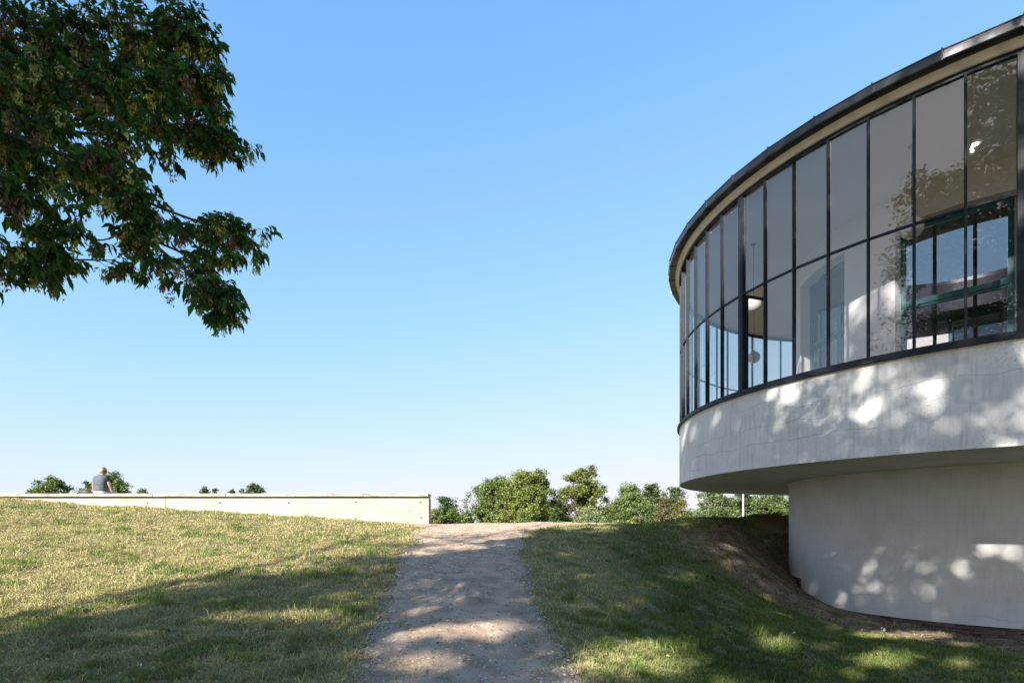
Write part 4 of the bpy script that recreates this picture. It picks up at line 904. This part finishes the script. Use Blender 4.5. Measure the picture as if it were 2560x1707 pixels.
# ------------------------------------------------------------------ grass
def grass(name, label, n, zr, seed, hmul=1.0):
    rg = np.random.default_rng(seed)
    z = zr[0] * (zr[1] / zr[0]) ** rg.uniform(0, 1, n); xr = rg.uniform(-1.05, 1.0, n); x = xr * z
    x = np.clip(x, -17.5, 12)
    pth = on_path(x, z); ear, rr = on_earth(x, z)
    edge_n = (fbm(x * 3, z * 3, 21, 3) - .5) * .3
    keep = (pth + edge_n < np.where(rg.random(n) < .35, rg.random(n) ** 2 * .55, -.02)) & (rr > 4.75) & ~((z > WZ - .005) & (z < WZ + .5) & (x < -2.58))
    ek = (ear < .05) | (rg.random(n) < .03 + .5 * sstep(.5, .75, fbm(x * 1.5 + 7, z * 1.5, 91, 3)) * (ear < 1.6)); keep &= ek
    x, z, pth, ear = x[keep], z[keep], pth[keep], ear[keep]; n = len(x)
    clum = fbm(x * 5, z * 5, 71, 3)
    thin = rg.random(n) < .35 + 1.3 * sstep(.3, .62, clum); x, z, pth, ear, clum = x[thin], z[thin], pth[thin], ear[thin], clum[thin]; n = len(x)
    g = ground_h(x, z)
    # green or straw: dry left meadow with green patches, lush hollow on the right
    green = fbm(x * 1.1, z * 1.1, 5, 4) * .55 + fbm(x * 4.5, z * 4.5, 8, 3) * .6
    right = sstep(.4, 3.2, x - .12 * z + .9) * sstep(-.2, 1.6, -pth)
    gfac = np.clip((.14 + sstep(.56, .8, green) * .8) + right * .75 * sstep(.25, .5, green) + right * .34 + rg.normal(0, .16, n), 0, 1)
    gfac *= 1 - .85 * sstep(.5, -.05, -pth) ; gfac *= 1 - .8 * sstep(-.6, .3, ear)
    straw = pick([(0.524, 0.454, 0.221), (0.433, 0.371, 0.177), (0.595, 0.528, 0.283), (0.343, 0.278, 0.141)], n, rg, .25); gr = pick([(0.123, 0.180, 0.037), (0.164, 0.221, 0.049), (0.094, 0.148, 0.033), (0.213, 0.254, 0.070)], n, rg, .25) * (1 - .38 * right[:, None])  # greens darkened towards the right, shade of the hollow put into the colour
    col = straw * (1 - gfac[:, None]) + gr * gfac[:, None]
    tuft = sstep(.6, .8, fbm(x * 2.2, z * 2.2, 44, 3))
    h = (.022 + .032 * rg.random(n) + .085 * tuft * rg.random(n) ** 1.5 + .025 * gfac) * hmul * (.35 + 1.3 * clum)
    spk = sstep(.70, .78, fbm(x * 3.1 + 3, z * 3.1, 144, 2)); h += .07 * spk * rg.random(n); col = col * (1 - .45 * spk[:, None]) + np.array([.09, .15, .03]) * .45 * spk[:, None]
    h *= np.where(rg.random(n) < .012, 2.4, 1)
    wide = np.maximum(.004, .00038 * z) * rg.uniform(.7, 1.5, n)
    a = rg.uniform(0, 2 * np.pi, n); lean = rg.uniform(.15, 1.3, n) * (1.15 - .5 * gfac)
    dx, dz = np.cos(a), np.sin(a); b = rg.uniform(0, 2 * np.pi, n); ux, uz = np.cos(b) * wide, np.sin(b) * wide
    P0_ = np.stack([x - ux, z - uz, g - .006], 1); P1_ = np.stack([x + ux, z + uz, g - .006], 1)
    mx_, mz_, mh_ = x + dx * h * lean * .4, z + dz * h * lean * .4, g + h * .6
    P2_ = np.stack([mx_ - ux * .8, mz_ - uz * .8, mh_], 1); P3_ = np.stack([mx_ + ux * .8, mz_ + uz * .8, mh_], 1)
    P4_ = np.stack([x + dx * h * lean * 1.2, z + dz * h * lean * 1.2, g + h * np.maximum(1.05 - .42 * lean, .3)], 1)
    V = np.stack([P0_, P1_, P2_, P3_, P4_], 1).reshape(-1, 3); o = (np.arange(n) * 5)[:, None]
    Fc = np.concatenate([o + np.array([[0, 1, 3]]), o + np.array([[0, 3, 2]]), o + np.array([[2, 3, 4]])])
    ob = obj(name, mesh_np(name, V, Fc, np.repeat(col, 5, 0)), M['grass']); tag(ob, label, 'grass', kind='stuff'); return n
n1 = grass('grass', 'short sun-bleached grass with green patches covering the dike slope', 600000, (4.6, 20.5), 1)

# pebbles on the path
rg = np.random.default_rng(77); n = 92000
z = 4.6 * (18.5 / 4.6) ** rg.random(n); l, r = path_lr(z); x = l - .12 + (r - l + .2) * rg.random(n)
crk = rg.random(n) < .12; x = np.where(crk, rg.uniform(-2.6, 4, n), x); z = np.where(crk, rg.uniform(16.6, 18.6, n), z)
pile = fbm(x * 1.6, z * 1.1, 15, 3); kp = (rg.random(n) < .3 + 1.2 * sstep(.4, .7, pile)) & (on_path(x, z) > -.1); x, z = x[kp], z[kp]; n = len(x)
s = np.minimum(.003 + .006 * rg.random(n) ** 2 + .02 * rg.random(n) ** 14, .03) + .0004 * z
g = ground_h(x, z) + .018
octv = np.array([[1, 0, 0], [0, 1, 0], [-1, 0, 0], [0, -1, 0], [0, 0, .75], [0, 0, -.6]]); octf = np.array([[0, 1, 4], [1, 2, 4], [2, 3, 4], [3, 0, 4], [1, 0, 5], [2, 1, 5], [3, 2, 5], [0, 3, 5]])
V = octv[None] * rg.uniform(.65, 1.35, (n, 6, 1)) * s[:, None, None]; a = rg.uniform(0, 6.28, n); ca, sa = np.cos(a)[:, None], np.sin(a)[:, None]
V = np.stack([V[..., 0] * ca - V[..., 1] * sa, V[..., 0] * sa + V[..., 1] * ca, V[..., 2]], -1) + np.stack([x, z, g], 1)[:, None]
colp = pick([(0.407, 0.300, 0.218), (0.464, 0.359, 0.266), (0.310, 0.228, 0.169), (0.532, 0.436, 0.349), (0.213, 0.165, 0.131)], n, rg, .2)
mp_ = leaf_mat('gravel_stone', 0.0, .9, .2)
ob = obj('gravel', mesh_np('gravel', V.reshape(-1, 3), (octf[None, :4] + (np.arange(n) * 6)[:, None, None]).reshape(-1, 3), np.repeat(colp, 6, 0)), mp_); tag(ob, 'loose gravel strewn over the path', 'gravel', kind='stuff')
# clods and crumbs on the bare earth
n = 18000; p = rg.uniform(-40, 78, n); rr = 4.72 + (earth_out(p) - 4.72) * rg.random(n) ** .8; x = BC[0] - rr * np.cos(np.radians(p)); z = BC[1] - rr * np.sin(np.radians(p)); s = .007 + .035 * rg.random(n) ** 6
V = octv[None] * rg.uniform(.6, 1.4, (n, 6, 1)) * s[:, None, None] + np.stack([x, z, ground_h(x, z) + .02], 1)[:, None]
ob = obj('earth_crumbs', mesh_np('earth_crumbs', V.reshape(-1, 3), (octf[None, :4] + (np.arange(n) * 6)[:, None, None]).reshape(-1, 3), np.repeat(pick([(.13, .09, .065), (.2, .145, .1), (.09, .065, .045)], n, rg), 6, 0)), mp_); tag(ob, 'crumbs of dry soil on the bare earth', 'soil', kind='stuff')

n = 1500; z = 4.7 * (17 / 4.7) ** rg.random(n); x = rg.uniform(-1, 1, n) * z * .95; x = np.clip(x, -16, 8); kp = on_earth(x, z)[1] > 4.8; x, z = x[kp], z[kp]; n = len(x)
D = rdir(n, rg); D[:, 2] *= .3; V, Fc, cc = leaves(np.stack([x, z, ground_h(x, z) + .03], 1), D, rdir(n, rg) + np.array([0, 0, 1.5]), rg.uniform(.03, .065, n), rg.uniform(.018, .035, n), pick([(.3, .2, .09), (.22, .13, .07), (.38, .3, .13), (.16, .1, .06)], n, rg))
ob = obj('fallen_leaves', mesh_np('fallen_leaves', V, Fc, cc), M['grass']); tag(ob, 'scattered dry fallen leaves on grass and path', 'leaves', kind='stuff')

# ------------------------------------------------------------------ small single things
def ray_ground(px, py):
    for Z in np.arange(3, 30, .01):
        p = pxw(px, py, Z)
        if p.z <= gh(p.x, Z): return p
    return pxw(px, py, 12)
def rg_fast(px, py):
    Zs = np.arange(3, 30, .01); X = (px - HX) / F * Zs; Hh = EYE + (HY - py) / F * Zs; d = Hh - ground_h(X, Zs); i = np.argmax(d <= 0); return Vector((X[i], Zs[i], Hh[i]))
def weed(px, py, size, nl, label, seed, stalk=False):
    q = rg_fast(px, py); t = empty('broadleaf_weed', q); tag(t, label, 'weed', 'weeds in the turf'); pr_ = random.Random(seed)
    bm = bmesh.new()
    for k in range(nl):
        a = 6.28 * k / nl + pr_.uniform(-.3, .3); L_ = size * pr_.uniform(.7, 1.15); w = L_ * .3; e = pr_.uniform(.25, .9); d = Vector((math.cos(a), math.sin(a), 0)); sdv = Vector((-math.sin(a), math.cos(a), 0))
        rows = []
        for f, ww, hh in ((0, .15, 0), (.3, .8, .5), (.65, 1, .75), (1, .08, .55)):
            c = d * L_ * f + Vector((0, 0, L_ * e * hh)); rows.append((bm.verts.new(c - sdv * w * ww * .5 + Vector((0, 0, .012))), bm.verts.new(c), bm.verts.new(c + sdv * w * ww * .5 + Vector((0, 0, .012)))))
        for i in range(3):
            for j in range(2): bm.faces.new((rows[i][j], rows[i][j + 1], rows[i + 1][j + 1], rows[i + 1][j]))
    obj('leaves', bm_mesh('leaves', bm, True), M['weed'], t)
    if stalk:
        bm = bmesh.new(); add_tube(bm, [(0, 0, 0), (.01, .01, size * 1.2), (.03, 0, size * 2.2)], [.004, .003, .002], 5)
        obj('flower_stalk', bm_mesh('flower_stalk', bm), M['weed'], t); bm = bmesh.new()
        for k in range(9): bmesh.ops.create_icosphere(bm, subdivisions=1, radius=.006, matrix=Matrix.Translation((.03 + pr_.uniform(-.03, .03), pr_.uniform(-.03, .03), size * 2.2 + pr_.uniform(-.06, .02))))
        obj('flower_head', bm_mesh('flower_head', bm), M['feather'], t)
M['weed'] = noise_mat('weed_leaf', [(0.3, (.04, .09, .02)), (0.7, (.08, .15, .035))], 20, .5, .2)
weed(1775, 1448, .2, 9, 'large-leaved green weed at the edge of the bare earth slope', 1)
weed(1760, 1405, .12, 8, 'small leafy weed just above the large-leaved one on the slope', 2)
weed(1530, 1372, .1, 8, 'low rosette weed on the shaded grass beside the crest', 3)
weed(2231, 1576, .09, 6, 'weed with a pale flower stalk on the bare earth before the brick plinth', 4, True)
weed(2205, 1590, .08, 6, 'weed with pale flowers at the grass edge before the brick plinth', 5, True)
weed(2440, 1592, .13, 10, 'tufted weed at the foot of the brick plinth beside the white strip', 6)
weed(427, 1585, .11, 8, 'flat rosette weed in the half-shaded dry meadow', 7)
weed(355, 1340, .12, 8, 'dark rosette weed in the sunny meadow below the wall', 8)
weed(2125, 1640, .1, 8, 'clover-like weed in the shaded grass in front of the round building', 9)
def stone(px, py, s, label, seed):
    q = rg_fast(px, py); bm = bmesh.new(); bmesh.ops.create_icosphere(bm, subdivisions=2, radius=1); pr_ = random.Random(seed)
    sc_ = (s * pr_.uniform(.9, 1.3), s * pr_.uniform(.8, 1.1), s * .7)
    for v in bm.verts: v.co = Vector((v.co.x * sc_[0], v.co.y * sc_[1], v.co.z * sc_[2])) * (1 + .12 * math.sin(v.co.x * 3 + seed) + pr_.uniform(-.05, .05))
    o = obj('stone', bm_mesh('stone', bm, True), M['stone']); o.location = (q.x, q.y, q.z + s * .3); tag(o, label, 'stone', 'loose stones by the path')
stone(1411, 1690, .032, 'pale rounded stone at the right border of the path near sunlit grass', 1)
stone(1346, 1699, .026, 'small tan stone on the gravel next to its paler twin', 2)
stone(1356, 1701, .03, 'pale tan stone on the gravel next to its smaller twin', 3)
stone(1000, 1618, .03, 'yellowish stone at the left gravel edge in a sun fleck', 4)
stone(1036, 1612, .024, 'grey stone at the left gravel edge beside the yellowish one', 5)
def feather(px, py, s, rz, label):
    q = rg_fast(px, py); bm = bmesh.new(); pts_ = [(-1, 0, .05), (-.4, .22, .25), (.3, .26, .4), (1, .05, .55), (.3, -.2, .38), (-.4, -.18, .22)]
    top_ = [bm.verts.new((x * s, y * s, z * s + .02)) for x, y, z in pts_]; bot = [bm.verts.new((x * s, y * s, z * s + .015)) for x, y, z in pts_]
    bm.faces.new(top_); bm.faces.new(bot[::-1])
    for i in range(6): bm.faces.new((top_[i], bot[i], bot[(i + 1) % 6], top_[(i + 1) % 6]))
    o = obj('feather', bm_mesh('feather', bm), M['feather']); o.location = q + Vector((0, 0, .01)); o.rotation_euler = (0, 0, rz); tag(o, label, 'feather', 'white feathers on the ground')
feather(1663, 1325, .05, .4, 'white feather on the shaded grass near the dike crest')
feather(986, 1609, .04, 1.2, 'white feather at the left edge of the gravel path')
feather(353, 1670, .03, 2.0, 'white feather in the deep shade of the dry meadow')
feather(1985, 1586, .035, .2, 'white feather in the grass before the bare earth strip')
